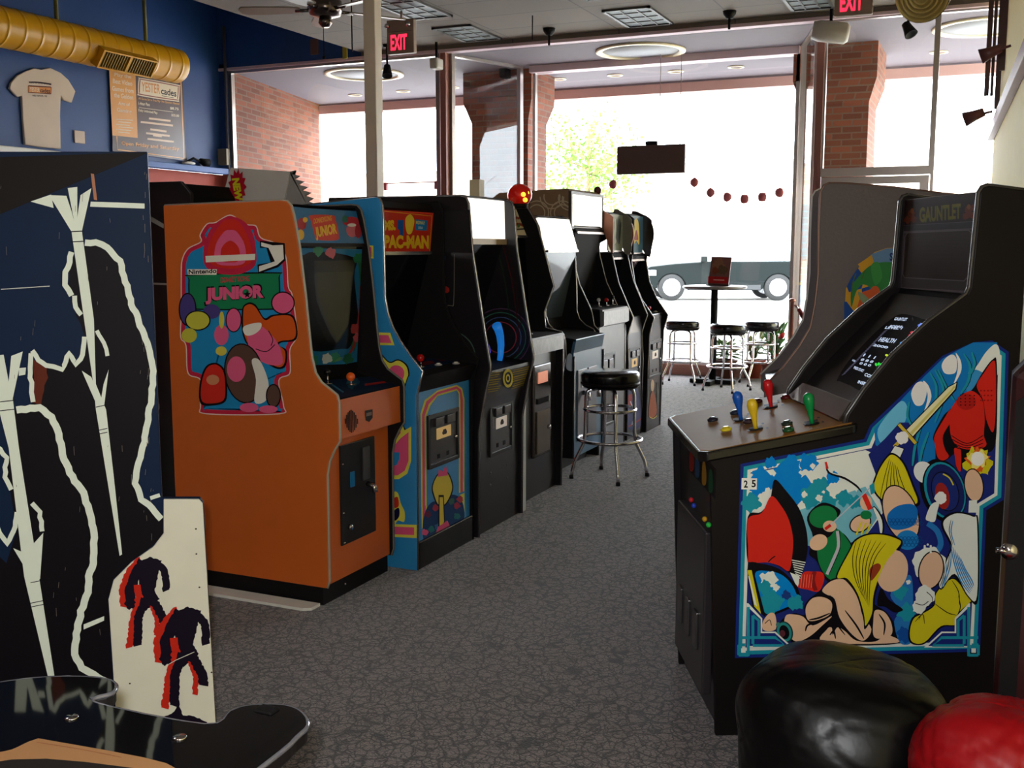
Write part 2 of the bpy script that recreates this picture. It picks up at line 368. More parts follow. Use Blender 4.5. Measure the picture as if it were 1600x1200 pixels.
# brick piers and outside side wall; they corbel out under the soffit
def pier(x0, x1, y0, y1, name):
    m=MB().box(x0,x1,y0,y1,-.15,3.05)
    m.add([(x0,y0,3.05),(x1,y0,3.05),(x1,y1,3.05),(x0,y1,3.05),(x0-.08,y0-.08,3.3),(x1+.08,y0-.08,3.3),(x1+.08,y1+.08,3.3),(x0-.08,y1+.08,3.3)], [(0,1,2,3),(4,7,6,5),(0,4,5,1),(1,5,6,2),(2,6,7,3),(3,7,4,0)])
    m.box(x0-.08,x1+.08,y0-.08,y1+.08,3.3,ZC)
    struct(m, name, brick)
pier(-6.10, -5.32, 12.35, 12.95, 'pillar_left'); pier(-1.99, -1.27, 12.25, 13.05, 'pillar_right')
struct(MB().prism([(-8.78,HY_+.12,-.15),(-9.5,13.95,-.15),(-9.7,13.95,-.15),(-8.98,HY_+.12,-.15)], (0,0,3.9)), 'wall_outside', brick)
struct(MB().prism([(-9.7,HY_+.1,ZC),(3.5,HY_+.1,ZC),(3.5,14.0,ZC),(-9.7,14.0,ZC)], (0,0,.12)), 'ceiling_outside', plaster)
struct(MB().box(-9.9, 3.5, 14.0, 14.25, ZC-.14, 5.4), 'fascia_front', K('fascia', (205,168,160), rough=.8))
struct(MB().box(-9.7, 3.5, 13.97, 14.0, ZC-.02, ZC+.02), 'trim_8', plaster)
struct(MB().box(3.4, 3.6, HY_, 14, -.1, ZC), 'wall_outside', K('pale_yellow_paint', None))
# roof over all so daylight only comes through the shop front
struct(MB().box(XL-.3, 3.6, -3.3, 14.2, 4.9, 5.1), 'roof', plaster)
# partition on the right with its high ledge
th_p = math.radians(2.15); PW = Matrix.Translation((.02, 6.2, 0)) @ Matrix.Rotation(th_p, 4, 'Z') @ Matrix.Translation((.13, -6.2, 0))
struct(MB(PW).box(0, .12, 4.1, 10.6, 0, 3.74), 'partition_wall', K('pale_yellow_paint', None))
struct(MB(PW).box(-.05, 0, 4.1, 10.6, 2.44, 2.54), 'trim_9', K('mauve_ledge_paint', (150,104,112), rough=.5), bevel=.004)

# ---------------------------------------------------------------- outside
struct(MB().box(-60, 40, 14.0, 60, -.2, -.02), 'ground', concrete)
struct(MB().box(-60, 40, 46, 50, -.1, 5.2), 'building_wall_far', K('far_wall', (214,196,176), rough=.9))
for i, (x0, x1) in enumerate([(-24,-21),(-19,-16),(-13,-10.5),(-8,-5.5),(-3,0)]):
    t = tag(MB().box(x0,x1,45.9,46.0,1.0,3.4).build('shop_window', K('far_window', (150,160,160), rough=.2)), ['pale far window at the left end of the building across the road', 'pale far window, second from the left across the road', 'pale far window in the middle of the building across the road', 'pale far window, second from the right across the road', 'pale far window at the right end of the building across the road'][i], 'window', 'windows across the road')
# young tree
def tree(base, h, seed):
    rn = random.Random(seed); t = thing('street_tree', 'young green tree on the far pavement, seen through the centre window', 'tree', base)
    m = MB(); bx,by,bz = base; m.tube([(bx,by,bz),(bx+.05,by,bz+h*.5),(bx,by,bz+h)], .09, 8, r2=.03)
    tips=[]
    for k in range(16):
        z=bz+h*(.42+.5*k/16); a=rn.uniform(0,6.28); L=h*.25*(1.1-.5*k/16); e=(bx+L*math.cos(a), by+L*math.sin(a), z+L*.6)
        m.tube([(bx,by,z),((bx+e[0])/2,(by+e[1])/2,z+L*.2),e], .028, 6, r2=.008); tips+= [e, ((bx+e[0])/2,(by+e[1])/2,z+L*.25)]
    m.build('trunk', K('bark', (120,100,70), rough=.9), t)
    f=MB()
    for e in tips:
        for _ in range(70):
            c=Vector(e)+Vector((rn.gauss(0,.3),rn.gauss(0,.3),rn.gauss(.05,.26))); a=Vector((rn.uniform(-1,1),rn.uniform(-1,1),rn.uniform(-1,1))).normalized()*.06; b=a.orthogonal().normalized()*.04
            f.poly([c-a,c+b,c+a,c-b])
    f.build('foliage', K('leaf_green', (96,140,40), rough=.6, noise=.3), t)
tree((-8.8, 24.0, -.02), 4.4, 3)
# SUV passing, wheels at the measured places
def suv():
    wl=un(1049,470,'z',-.02); wr=un(1215,470,'z',-.02); ang=math.atan2(wr.y-wl.y, wr.x-wl.x); mid=(wl+wr)/2
    t=thing('suv','dark green and silver SUV driving past the window','car',tuple(mid),ang)
    X=wmat(t); wb=(wr-wl).length/2
    body=K('suv_paint',(16,22,22),rough=.6,spec=.1); lo=K('suv_trim',(30,32,34),rough=.5)
    # side outline, x forward = towards left of the picture (-x)
    def arch(cx,r,n=8): return [(cx+r*math.cos(math.pi-math.pi*k/n), .36+r*math.sin(math.pi*k/n)*1.0) for k in range(n+1)]
    out=[(-wb-.85,.42),(-wb-.46,.36)]+arch(-wb,.42)+[(-wb+.5,.30),(wb-.5,.30)]+arch(wb,.42)+[(wb+.5,.38),(wb+.95,.45),(wb+.98,.9),(wb+.9,1.12),(-.5,1.12),(-wb+.1,1.06),(-wb-.6,.98),(-wb-.86,.86)]
    MB(X).xz(out,0,1.85).build('body',body,t,.03)
    cab=[(-.78,1.1),(-.2,1.66),(.1,1.74),(wb+.5,1.72),(wb+.86,1.12)]
    MB(X).xz(cab,.1,1.75).build('cabin_roof',K('suv_pale_glare',(200,205,205),rough=.3),t,.04)  # pale colour stands in for outdoor glare washing out the cabin
    g=MB(X); g.xz([(-.6,1.14),(-.12,1.60),(.25,1.65),(.25,1.14)],.09,.1); g.xz([(.31,1.14),(.31,1.65),(1.2,1.65),(1.2,1.14)],.09,.1); g.xz([(1.26,1.14),(1.26,1.65),(wb+.38,1.64),(wb+.66,1.14)],.09,.1)
    g.build('side_windows',K('car_glass',(170,186,190),rough=.05),t)
    MB(X).box(-wb+.5,wb-.5,-.02,.02,.32,.46).build('sill_trim',lo,t)
    MB(X).box(-.72,-.55,-.2,0,1.1,1.28).build('wing_mirror',body,t,.03)
    MB(X).box(-wb-.8,-wb-.45,-.01,.02,.72,.88).build('headlight',chrome,t,.01)
    for cx in (-wb,wb):
        for cy in (.1,1.75):
            wt=MB(X).lathe([(.2,-.11),(.36,-.11),(.385,-.07),(.385,.07),(.36,.11),(.2,.11)],(cx,cy,.385),28,(0,1,0)).build('wheel',K('tyre_rubber',(24,24,24),rough=.8),t)
            r=MB(X); r.lathe([(.03,-.125),(.06,-.12),(.06,-.1),(.05,-.09)],(cx,cy,.385),20,(0,1,0)).lathe([(.235,-.118),(.25,-.118),(.25,-.09),(.235,-.09)],(cx,cy,.385),28,(0,1,0))
            for k in range(10):
                a=k*math.pi/5; r.tube([(cx+.05*math.cos(a),cy-.115,.385+.05*math.sin(a)),(cx+.24*math.cos(a),cy-.11,.385+.24*math.sin(a))],.018,6)
            r.build('rim',K('alloy',(215,215,218),rough=.3,metal=.6),wt)
suv()

# ================================================================== CEILING FITTINGS
tf = K('troffer_frame',(70,66,62),rough=.5); tl=K('troffer_lens',(96,106,106),rough=.6,scale=40,noise=.2)
for (x0,x1,y0,y1,lab) in [(-5.36,-4.92,8.62,9.55,'recessed ceiling light panel beside the white post, unlit'),(-5.40,-4.95,10.0,10.78,'recessed ceiling light panel next to the shop-front header, left of the centre bay'),(-3.5,-3.04,8.6,9.48,'recessed ceiling light panel cut by the top edge of the photo'),(-3.52,-3.04,9.95,10.78,'recessed ceiling light panel above the large round ceiling ring'),(-1.85,-1.45,9.9,10.7,'small part of a ceiling light panel left of the second exit sign')]:
    t=thing('ceiling_light',lab,'ceiling light',((x0+x1)/2,(y0+y1)/2,3.75),0,'recessed ceiling light panels')
    f=MB(); 
    f.box(x0,x1,y0,y0+.03,3.73,3.76).box(x0,x1,y1-.03,y1,3.73,3.76).box(x0,x0+.03,y0,y1,3.73,3.76).box(x1-.03,x1,y0,y1,3.73,3.76)
    for k in range(1,4): yy=y0+(y1-y0)*k/4; f.box(x0+.03,x1-.03,yy-.008,yy+.008,3.735,3.745)
    for k in (1,2): xx=x0+(x1-x0)*k/3; f.box(xx-.008,xx+.008,y0+.03,y1-.03,3.735,3.745)
    f.build('frame',tf,t); MB().box(x0+.03,x1-.03,y0+.03,y1-.03,3.742,3.752).build('lens',tl,t)
ringm=K('ring_trim',(240,226,190),rough=.5); disc=K('ring_disc',(168,170,176),rough=.7)
for (px,py,lab) in [(569,115,'large round recess in the soffit with a pale ring, seen through the left pane'),(1001,79,'large round recess in the soffit with a cream ring over the centre bay'),(1540,41,'large round recess with a cream ring at the far right, cut by the poles')]:
    c=un(px,py,'z',ZC); t=thing('round_ceiling_recess',lab,'ceiling light',tuple(c),0,'large round soffit rings')
    MB().lathe([(.43,-.001),(.43,-.02),(.5,-.02),(.5,-.001)],c,56).build('ring',ringm,t); MB().lathe([(.0,-.003),(.43,-.003),(.43,-.001),(0,-.001)],c,56).build('disc',disc,t)
for i,(px,py) in enumerate([(555,148),(630,142),(873,123),(961,117),(1056,111),(1150,104),(706,136),(1467,81)]):
    c=un(px,py,'z',ZC); pos=['left of the white post','right of the white post','first from the left pier','second from the left pier','third from the left pier','fourth from the left pier, nearest the right pier','between the brown corner post and the left pier','alone beyond the right pane'][i]
    t=thing('downlight','small round soffit downlight, '+pos,'downlight',tuple(c),0,'small soffit downlights')
    MB().lathe([(.075,-.001),(.075,-.012),(.1,-.012),(.1,-.001)],c,28).build('trim_ring',ringm,t); MB().lathe([(0,-.004),(.075,-.004),(.075,-.001),(0,-.001)],c,28).build('baffle',K('baffle',(90,60,56)),t)
# exit signs
def exit_sign(pxc, pyc, Y, lab, spots=True):
    c=un(pxc,pyc,'y',Y); t=thing('exit_sign',lab,'exit sign',tuple(c))
    w_=.15; h_=.16
    MB().box(c.x-w_,c.x+w_,Y,Y+.06,c.z-h_,c.z+h_).build('housing',K('exit_beige',(150,128,112),rough=.5),t,.008)
    a=Art((0,Y,0),(0,-1,0),glow=2.2); a.at(); red=(255,40,70)
    f=lambda dx,dz:(c.x+dx,Y,c.z+dz)
    a.w=lambda x,y: Vector((c.x+x, Y-.002, c.z+y))
    a.t(red,'EXIT',(-.105,-.125),(.075,-.125),(0,.145),.03); a.build('lettering',t)
    if spots:
        for s_ in (-.12,.11): MB().lathe([(.0,.0),(.022,.0),(.022,.03),(0,.04)],(c.x+s_,Y-.02,c.z+.1),14,(0,-1,0)).build('emergency_lamp',chrome,t)
        MB().box(c.x-.13,c.x+.13,Y-.003,Y,c.z+.045,c.z+.05).build('seam',K('exit_seam',(110,92,80)),t)
    MB().tube([(c.x,Y+.03,c.z+h_),(c.x,Y+.03,3.75)],.012).build('stem',K('exit_beige',None),t)
exit_sign(625,57,9.15,'red lit exit sign hanging beside the white post')
exit_sign(1334,-8,9.3,'red lit exit sign at the top edge above the right pane',False)
# ceiling fan
def fan():
    c=un(508,14,'z',3.36); t=thing('ceiling_fan','chrome ceiling fan with still grey blades at the top left','ceiling fan',tuple(c))
    MB().tube([(c.x,c.y,3.75),(c.x,c.y,c.z+.1)],.02).lathe([(0,3.75),(.07,3.75),(.05,3.68),(0,3.68)],(c.x,c.y,0),20).build('downrod',matte,t)
    MB().lathe([(0,.1),(.06,.1),(.13,.06),(.14,0),(.12,-.05),(.05,-.07),(0,-.07)],c,32).build('motor',K('fan_chrome',(120,110,105),rough=.2,metal=1),t)
    MB().lathe([(0,-.07),(.05,-.07),(.055,-.11),(.03,-.14),(0,-.14)],c,20).build('light_kit',K('fan_chrome',None),t)
    for k in range(5):
        a=math.radians(72*k+200); d=Vector((math.cos(a),math.sin(a),0)); s_=Vector((-d.y,d.x,.18)).normalized(); b=Vector(c)+Vector((0,0,-.01))
        pts=[]
        for r_,wd in ((.2,.045),(.3,.062),(.55,.075),(.66,.07),(.69,.03)): pts.append(b+d*r_+s_*wd)
        for r_,wd in ((.69,.03),(.66,.07),(.55,.075),(.3,.062),(.2,.045)): pts.append(b+d*r_-s_*wd)
        bl=MB().prism(pts,(0,0,.01)).build('blade',K('fan_blade',(150,138,122),rough=.4),t)
        MB().tube([b+d*.11,b+d*.24],.014,8).build('blade_iron',K('fan_chrome',None),bl)
    MB().tube([(c.x-.02,c.y,c.z-.13),(c.x-.02,c.y,c.z-.36)],.003,6).ball((c.x-.02,c.y,c.z-.37),.014).build('pull_chain',matte,t)
fan()
# white post
pc=un(585,300,'y',7.0)
struct(MB().box(pc.x-.05,pc.x+.05,6.96,7.06,0,3.75),'support_post',K('post_paint',(244,228,206),rough=.5),bevel=.006)
# ceiling hardware
def cable(px,py0,py1,Y,col,lab,name='hanging_cable',cat='cable',r=.006):
    a=un(px,py0,'y',Y); b=un(px,py1,'y',Y); tag(MB().tube([(a.x,Y,3.75),(a.x,Y,b.z)],r,6).build(name,col),lab,cat)
cable(549,0,80,8.4,matte,'thin dark cable dropping from the ceiling left of the white post')
cable(832,0,62,9.9,matte,'thin dark cable dropping from the ceiling left of the black spotlight')
a=un(538,50,'y',10.6); b=un(538,92,'y',10.6)
tag(MB().box(a.x-.03,a.x+.03,10.6,10.61,b.z,min(a.z,4.4)).build('hanging_ribbon',K('ribbon',(200,180,60))),'narrow yellow strip hanging by the fascia, left of the white post','ribbon')
a=un(491,73,'y',10.88); tag(MB().box(a.x-.05,a.x+.05,10.87,10.9,a.z-.09,a.z+.09).build('wall_plate',K('plate_brown',(120,84,70)),None,.004),'small brown plate on the blue fascia below the fan','wall plate')
def ceil_spot(px,py,lab):
    c=un(px,py,'z',3.74); t=thing('spotlight_mount',lab,'spotlight',(c.x,c.y,3.75),0,'black ceiling spotlight mounts')
    MB().lathe([(0,0),(.065,0),(.06,-.03),(.03,-.07),(0,-.07)],(c.x,c.y,3.75),20).build('canopy',matte,t)
    MB().tube([(c.x,c.y,3.69),(c.x,c.y,3.58)],.013,8).build('stem',matte,t)
ceil_spot(858,46,'black spotlight mount on the ceiling right of the thin cable'); ceil_spot(1140,19,'black spotlight mount on the ceiling near the right exit sign')
def spot(px,py,Y,top,ang,lab,sc_=1):
    c=un(px,py,'y',Y); t=thing('track_spotlight',lab,'spotlight',tuple(c),0,'black track spotlights')
    d=Vector((math.sin(ang),-.35,-math.cos(ang))).normalized(); b=Vector(c)
    MB().tube([(c.x,Y,top),b+Vector((0,0,.04))],.012,8).lathe([(0,top),(.05*sc_,top),(.04*sc_,top-.03),(0,top-.03)],(c.x,Y,0),16).build('bracket',matte,t)
    MB().lathe([(0,-.06*sc_),(.035*sc_,-.06*sc_),(.045*sc_,0),(.06*sc_,.07*sc_),(.05*sc_,.065*sc_),(0,.03*sc_)],b,20,d).build('lamp_head',matte,t)
spot(605,110,10.6,3.75,.2,'black spotlight hanging from the header beside the white post')
spot(1419,45,10.6,3.75,.5,'black spotlight hanging in front of the right pane')
# white speakers
def speaker(px,py,Y,lab,w_=.13,h_=.09,cyl=True,col=None,grp='white speakers under the header'):
    c=un(px,py,'y',Y); t=thing('speaker',lab,'speaker',tuple(c),0,grp); col=col or K('speaker_white',(186,180,172),rough=.5)
    if cyl: MB().lathe([(0,-w_),(h_*.8,-w_),(h_,-w_*.6),(h_,w_*.8),(h_*.7,w_),(0,w_)],c,24,(1,.2,-.15)).build('case',col,t)
    else: MB().box(c.x-w_,c.x+w_,Y-.08,Y+.08,c.z-h_,c.z+h_).build('case',col,t,.02)
    MB().tube([tuple(c),(c.x,Y,3.75 if Y<10.9 else ZC)],.015).build('bracket',matte,t)
speaker(1298,50,10.75,'white drum-shaped speaker at the top of the right corner post',.17,.1)
speaker(682,100,10.7,'small white box speaker left of the brown corner post',.05,.06,False)
speaker(704,102,11.1,'small white box speaker right of the brown corner post',.04,.05,False)
speaker(789,112,12.2,'dark box speaker at the top of the left brick pier',.05,.08,False,matte,None)
# spiral duct, left, with vent; second one over the right pane
def duct(a,b,r,mat,name,lab,seam):
    t=thing(name,lab,'air duct',tuple(a)); a=Vector(a); b=Vector(b); L=(b-a).length; d=(b-a).normalized(); prof=[(0,0)]
    prof+= [(r*.96,0),(r,.015)]; z=.12
    while z<L-.1: prof+=[(r,z-.03),(r,z-.006),(r+.004,z-.003),(r+.004,z+.003),(r,z+.006),(r,z+.03)]; z+=.19
    prof+=[(r,L-.015),(r*.96,L),(0,L)]
    MB().lathe(prof,a,48,d).build('duct_body',mat,t); return t
Zd=3.50; da=Vector((-8.4,9.58,Zd)); db=Vector((-8.4,4.5,Zd))
t=duct(da,db,.185,yellow_p,'air_duct','yellow spiral air duct running along the blue wall, with a double vent',1)
dX=Matrix.Translation((-8.4,8.62,Zd)) @ Matrix.Rotation(math.radians(35),4,'Y')
v=MB(dX); v.box(.15,.25,-.38,.38,-.10,-.085).box(.15,.25,-.38,.38,.085,.10).box(.15,.25,-.38,-.36,-.085,.085).box(.15,.25,.36,.38,-.085,.085).box(.15,.25,-.015,.015,-.085,.085)
vv=v.build('vent',yellow_p,t)
g=MB(dX); g.box(.19,.2,-.36,.36,-.085,.085).build('vent_backing',K('vent_dark',(60,46,12)),vv)
s_=MB(dX)
for k in range(21): y=-.35+k*.034; s_.box(.205,.24,y,y+.008,-.085,.085)
s_.build('louvers',K('vent_louver',(150,120,30)),vv)
for Y,l in ((7.9,''),(9.1,'')): MB().tube([(-8.4,Y,Zd+.18),(-8.4,Y,4.75)],.02,8).build('hanger_rod',K('hanger',(120,110,40)),t)
e=un(1441,-6,'y',9.4)
t=thing('round_diffuser','brass-coloured ringed air diffuser at the top edge right of the exit sign','air vent',tuple(e))
m=MB(); ax_=Vector((-.1,-1,-.35)).normalized()
for k,r_ in enumerate((.20,.165,.13,.095,.06)): m.lathe([(r_-.018,-.01),(r_,0),(r_+.004,.012),(r_-.012,.02),(r_-.018,.01)],e+ax_*.012*k,40,ax_)
m.build('rings',K('brass_ring',(200,180,110),rough=.35,metal=.4),t); MB().lathe([(0,-.24),(.2,-.24),(.21,-.01),(0,-.012)],e,36,ax_).build('collar',K('brass_dark',(110,96,50),rough=.5),t)
MB().tube([(e.x,e.y+.15,e.z+.05),(e.x,e.y+.15,3.75)],.03).build('hanger_rod',matte,t)

# ================================================================== LEFT WALL ITEMS
XW=XL+.002
def tshirt():
    t=thing('t_shirt','white printed t-shirt pinned flat on the blue wall','t-shirt',tuple(un(62,170,'x',XL+.03)))
    px=[(36,112),(50,107),(62,109),(75,106),(92,114),(104,125),(115,143),(109,161),(97,157),(92,150),(91,180),(92,233),(60,230),(36,226),(33,190),(31,150),(24,152),(12,139),(14,130),(24,118)]
    P=[un(x,y,'x',XL+.004) for x,y in px]
    m=MB().prism(P,(.03,0,0)); m.build('fabric',K('tshirt_cloth',(226,206,188),rough=.9,bump=.1,scale=5),t,.008)
    a=Art((XL+.035,0,0),(1,0,0)); a.at(0,0,.25)
    a.l((60,40,50),[(180,514),(240,515),(320,527)],9); a.p((120,70,60),[(174,536),(180,532),(316,541),(322,546),(320,588),(314,590),(174,579)]); a.p((226,150,90),[(178,540),(318,548),(316,584),(178,575)])
    a.t((235,220,200),'YESTER',(186,572),(248,576),(0,-28)); a.t((40,34,50),'cades',(250,577),(312,581),(0,-26)); a.l((40,34,50),[(252,584),(312,587)],3)
    a.t((60,40,50),'RED BANK, NJ',(203,604),(292,608),(0,-12)); a.t((60,40,50),'Where the Games Never End',(178,520),(320,532),(0,-10),0)
    a.build('print',t)
tshirt()
def poster():
    t=thing('wall_poster','dark and orange price board hanging on the blue wall under the duct','poster',tuple(un(230,180,'x',XW)))
    P=[un(x,y,'x',XL+.003) for x,y in [(170,100),(283,118),(290,251),(176,237)]]
    MB().prism(P,(.02,0,0)).build('board',K('board_edge',(60,50,50)),t)
    a=Art((XL+.024,0,0),(1,0,0),gloss=1); a.at(0,0,.25)
    cr=(236,168,96); dk=(92,72,74); wt=(240,222,196)
    a.p(cr,[(680,400),(845,430),(860,862),(702,846)]); a.p(dk,[(845,430),(1135,470),(1160,1005),(704,945),(702,846),(860,862)])
    a.l(cr,[(730,850),(735,935),(1150,990),(1130,500)],7,sm=False)
    a.sp(wt,[(866,495),(885,488),(1105,528),(1122,545),(1117,625),(1100,634),(880,600),(862,580)]); a.sp((150,80,70),[(872,500),(888,494),(1102,534),(1116,548),(1111,618),(1096,627),(884,594),(868,576)]); a.sp(wt,[(878,505),(890,500),(1098,539),(1110,551),(1106,612),(1092,620),(888,588),(874,572)])
    a.t((226,150,90),'YESTER',(884,570),(1000,588),(0,-60)); a.t((40,34,44),'cades',(1006,588),(1102,606),(0,-42)); a.l((40,34,44),[(1010,598),(1085,612)],3)
    for s,x0,y0,x1,y1,h in [('Play the',715,482,820,498,28),('Best Video',705,520,826,538,30),('Games from',700,566,834,584,30),('the Golden',712,608,832,624,30),('Age of',738,662,812,672,30),('Gaming',730,704,822,718,32)]: a.t(wt,s,(x0,y0),(x1,y1),(0,-h))
    for k in range(6): a.l(wt,[(725+k%2*14,745+k*16),(830-k%3*10,752+k*16)],5)
    a.t(cr,'All Games Set to Free Play  No Quarters Needed',(864,625),(1120,660),(0,-18)); a.t(wt,'1-Hour Pass',(864,655),(935,664),(0,-20)); a.t(wt,'$8.75',(1062,685),(1115,692),(0,-18)); a.t(wt,'Daily Unlimited Play',(864,700),(984,718),(0,-20)); a.t(wt,'$25.00',(1070,728),(1118,735),(0,-18))
    a.l(wt,[(868,672),(1080,700)],3)
    for (x0,y0,x1,y1) in [(930,740,1065,756),(878,762,1080,785),(938,808,1040,822),(912,832,1060,850),(955,845,1010,852),(920,868,1085,886)]: a.l((226,196,170),[(x0,y0),(x1,y1)],12)
    a.t(cr,'Open Friday and Saturday ',(758,912),(1118,948),(0,-30)); a.build('print',t)
poster()
c=un(123,215,'x',XW); tag(MB().box(XL,XL+.02,c.y-.07,c.y+.07,c.z-.06,c.z+.07).build('blank_plate',K('plate',(212,186,168)),None,.004),'small square blank plate on the blue wall right of the t-shirt','wall plate')
c=un(312,252,'x',XL+.06); t=thing('clip_lamp','small black lamp lying on the blue ledge near the corner','lamp',(c.x,c.y,2.47))
MB().tube([(XL+.06,c.y-.25,2.50),(XL+.07,c.y-.12,2.56),(XL+.07,c.y,2.53)],.014,8).build('arm',matte,t); MB().lathe([(0,0),(.03,0),(.06,.12),(0,.12)],(XL+.07,c.y,2.54),16,(.1,1,-.25)).build('lamp_head',matte,t); MB().ball((XL+.06,c.y-.2,2.495),.06,.1,.025).build('base',white,t)
cw=un(340,60,'y',HY_-.03)
t=thing('conduit','thin vertical conduit with a junction box in the corner by the left window','conduit',(cw.x+.12,HY_-.03,0))
MB().tube([(cw.x+.1,HY_-.03,0),(cw.x+.1,HY_-.03,4.2)],.018,8).build('pipe',K('conduit_paint',(90,84,90),rough=.4),t); b=un(342,246,'y',HY_-.03); MB().box(b.x-.0,b.x+.16,HY_-.08,HY_-.01,b.z-.1,b.z+.1).build('junction_box',K('box_paint',(160,146,120)),t,.005)
c=un(30,243,'x',XL+.1); tag(MB().box(XL+.13,XL+.30,6.3,c.y+.35,2.36,2.45).build('strip_light',white,None,.01),'white strip light under the blue ledge behind the blue cabinet','strip light')

# ================================================================== ARCADE CABINETS IN THE ROW (fronts face +X)
def xzs(pts, Y): return [(lambda q:(q.x,q.z))(un(x,y,'y',Y)) for x,y in pts]
def coin_door(parent, X, px, col=blk2, lights=((60,10,10),(60,10,10)), price=(200,170,120), slim=False):
    a=un(*px[0],'x',X); b=un(*px[1],'x',X); y0,y1=sorted((a.y,b.y)); z0,z1=sorted((a.z,b.z)); w_=y1-y0; h_=z1-z0
    m=MB(); m.box(X-.005,X+.012,y0,y0+.02,z0,z1).box(X-.005,X+.012,y1-.02,y1,z0,z1).box(X-.005,X+.012,y0+.02,y1-.02,z0,z0+.02).box(X-.005,X+.012,y0+.02,y1-.02,z1-.02,z1)
    d=m.build('coin_door',col,parent,.002)
    MB().box(X-.005,X+.005,y0+.02,y1-.02,z0+.02,z1-.02).build('door_panel',K('coin_door_paint',(48,43,46),rough=.3),d,.002)
    for k in (.18,.55):
        s_=MB().box(X+.005,X+.022,y0+w_*k,y0+w_*(k+.26),z1-h_*.24,z1-h_*.08).build('coin_slot',K('coin_slot_metal',(90,86,88),rough=.25,metal=.8),d,.002)
    MB().box(X+.005,X+.008,y0+w_*.28,y0+w_*.74,z1-h_*.5,z1-h_*.29).build('price_card',K('price%d'%price[0],price,emit=.25),d)
    a=Art((X+.0085,0,0),(1,0,0)); a.w=lambda x,y: Vector((X+.009,y0+w_*x,z0+h_*y)); a.p((60,44,40),[(.46,.56),(.58,.56),(.6,.60),(.56,.66),(.48,.66),(.44,.6)]); a.build('price_mark',d)
    for k in (.3,.6): MB().box(X+.004,X+.007,y0+w_*k,y0+w_*k+.025,z0+h_*.14,z0+h_*.22).build('coin_return',matte,d)
    MB().lathe([(0,0),(.009,0),(.009,.012),(0,.014)],(X+.005,y0+w_*.87,z0+h_*.45),12,(1,0,0)).build('lock',chrome,d)
    return d
def joystick(parent,x,y,z,col,h=.05,r=.017,name='joystick'):
    j=MB().tube([(x,y,z),(x-.003,y,z+h)],.004,8).lathe([(0,0),(.02,0),(.018,.004),(0,.004)],(x,y,z),18).build(name,chrome,parent)
    MB().ball((x-.003,y,z+h+r*.7),r).build('ball_top',col,j)
def button(parent,x,y,z,col,r=.014):
    b=MB().lathe([(0,0),(r+.005,0),(r+.004,.006),(r,.007),(0,.007)],(x,y,z),18).build('button_collar',K('button_ring',(190,185,180),rough=.3),parent)
    MB().lathe([(0,.0),(r*.8,.0),(r*.75,.011),(0,.012)],(x,y,z),18).build('plunger',col,b)
def cab(name,label,y0,y1,E,xb,zb,side,edge,marq,bez,cp,front,kick=None,side2=None,edge2=None,glassm=None,grp=None,top=None,zbot=.0,frontm=None,cpm=None):
    """E: front outline of a side panel, top to bottom (x,z). marq: ((xt,zt),(xb,zb),material). bez: (x,z) foot of the monitor glass.
    cp: ((x,z) back,(x,z) front). front: outline points below the control panel."""
    t=thing(name,label,'arcade machine',(E[-1][0],(y0+y1)/2,0),0,grp)
    th=.019; prof=E+[(xb,E[-1][1]),(xb,zb)]
    s1=MB().xz(prof,y0,y0+th).build('side_panel',side,t,.003)
    s2=MB().xz(prof,y1-th,y1).build('side_panel',side2 or side,t,.003)
    for yy,em in ((y0+th/2,edge),(y1-th/2,edge2 or edge)): MB().tube([(x+.001,yy,z) for x,z in [(xb,zb)]+E],.0062,6).build('edge_moulding',em,t)
    a,b=y0+th,y1-th; (mt,mb_,mm)=marq
    MB().xz([(xb+.01,zb-.012),(mt[0]-.012,E[0][1]-.012),(mt[0],mt[1]+.012),(mt[0]-.03,mt[1]+.002),(xb+.01,zb-.04)],a,b).build('hood',top or side,t)
    mk=MB().slab(mt,mb_,.02,a,b).build('marquee',mm,t)
    MB().box(mb_[0]-.02,mb_[0]+.008,a,b,mb_[1]-.016,mb_[1]).build('marquee_retainer',edge if edge is silver else matte,t)
    MB().slab((mb_[0]-.012,mb_[1]-.016),bez,.012,a,b).build('monitor_glass',glassm or dglass,t)
    MB().slab(bez,(cp[0][0],cp[0][1]),.01,a,b).build('bezel_shelf',matte,t)
    c=MB().slab(cp[0],cp[1],.018,a,b).build('control_panel',cpm or matte,t,.002)
    f=MB(); pts=[cp[1]]+front
    inner=[(x-.02,z) for x,z in pts]
    f.xz(pts+inner[::-1],a,b); f.build('front_panel',frontm or side,t)
    MB().box(xb+.01,xb+.025,a,b,E[-1][1]+.01,zb-.02).build('back_panel',matte,t)
    if kick: MB().box(xb+.02,kick[0],y0+.01,y1-.01,0,kick[1]).build('base',matte,t)
    return t,c
R_='row of arcade machines along the left'

# --- black cabinet behind the orange one
t=thing('arcade_cabinet','black arcade cabinet seen behind the orange machine, only its top and a dark strip visible','arcade machine',(-3.75,4.3,0),0)
Ps=[(-4.3,1.80),(-3.56,1.80),(-3.50,1.74),(-3.52,1.5),(-3.60,1.2),(-3.42,1.0),(-3.45,0),(-4.3,0)]
MB().xz(Ps,4.05,4.07).build('side_panel',blk2,t,.003); MB().xz(Ps,4.58,4.60).build('side_panel',blk2,t,.003)
MB().xz([(-4.29,1.79),(-3.57,1.79),(-3.53,1.73),(-3.55,1.5),(-3.64,1.2),(-3.46,.98),(-3.48,.01),(-4.29,.01)],4.07,4.58).build('body',matte,t)
a=Art((0,4.05,0),(0,-1,0)).at(); a.p((150,146,140),[(236,338),(256,350),(256,357),(236,346)]); a.l((150,146,140),[(236,443),(262,444)],3); a.build('side_stripes',t)

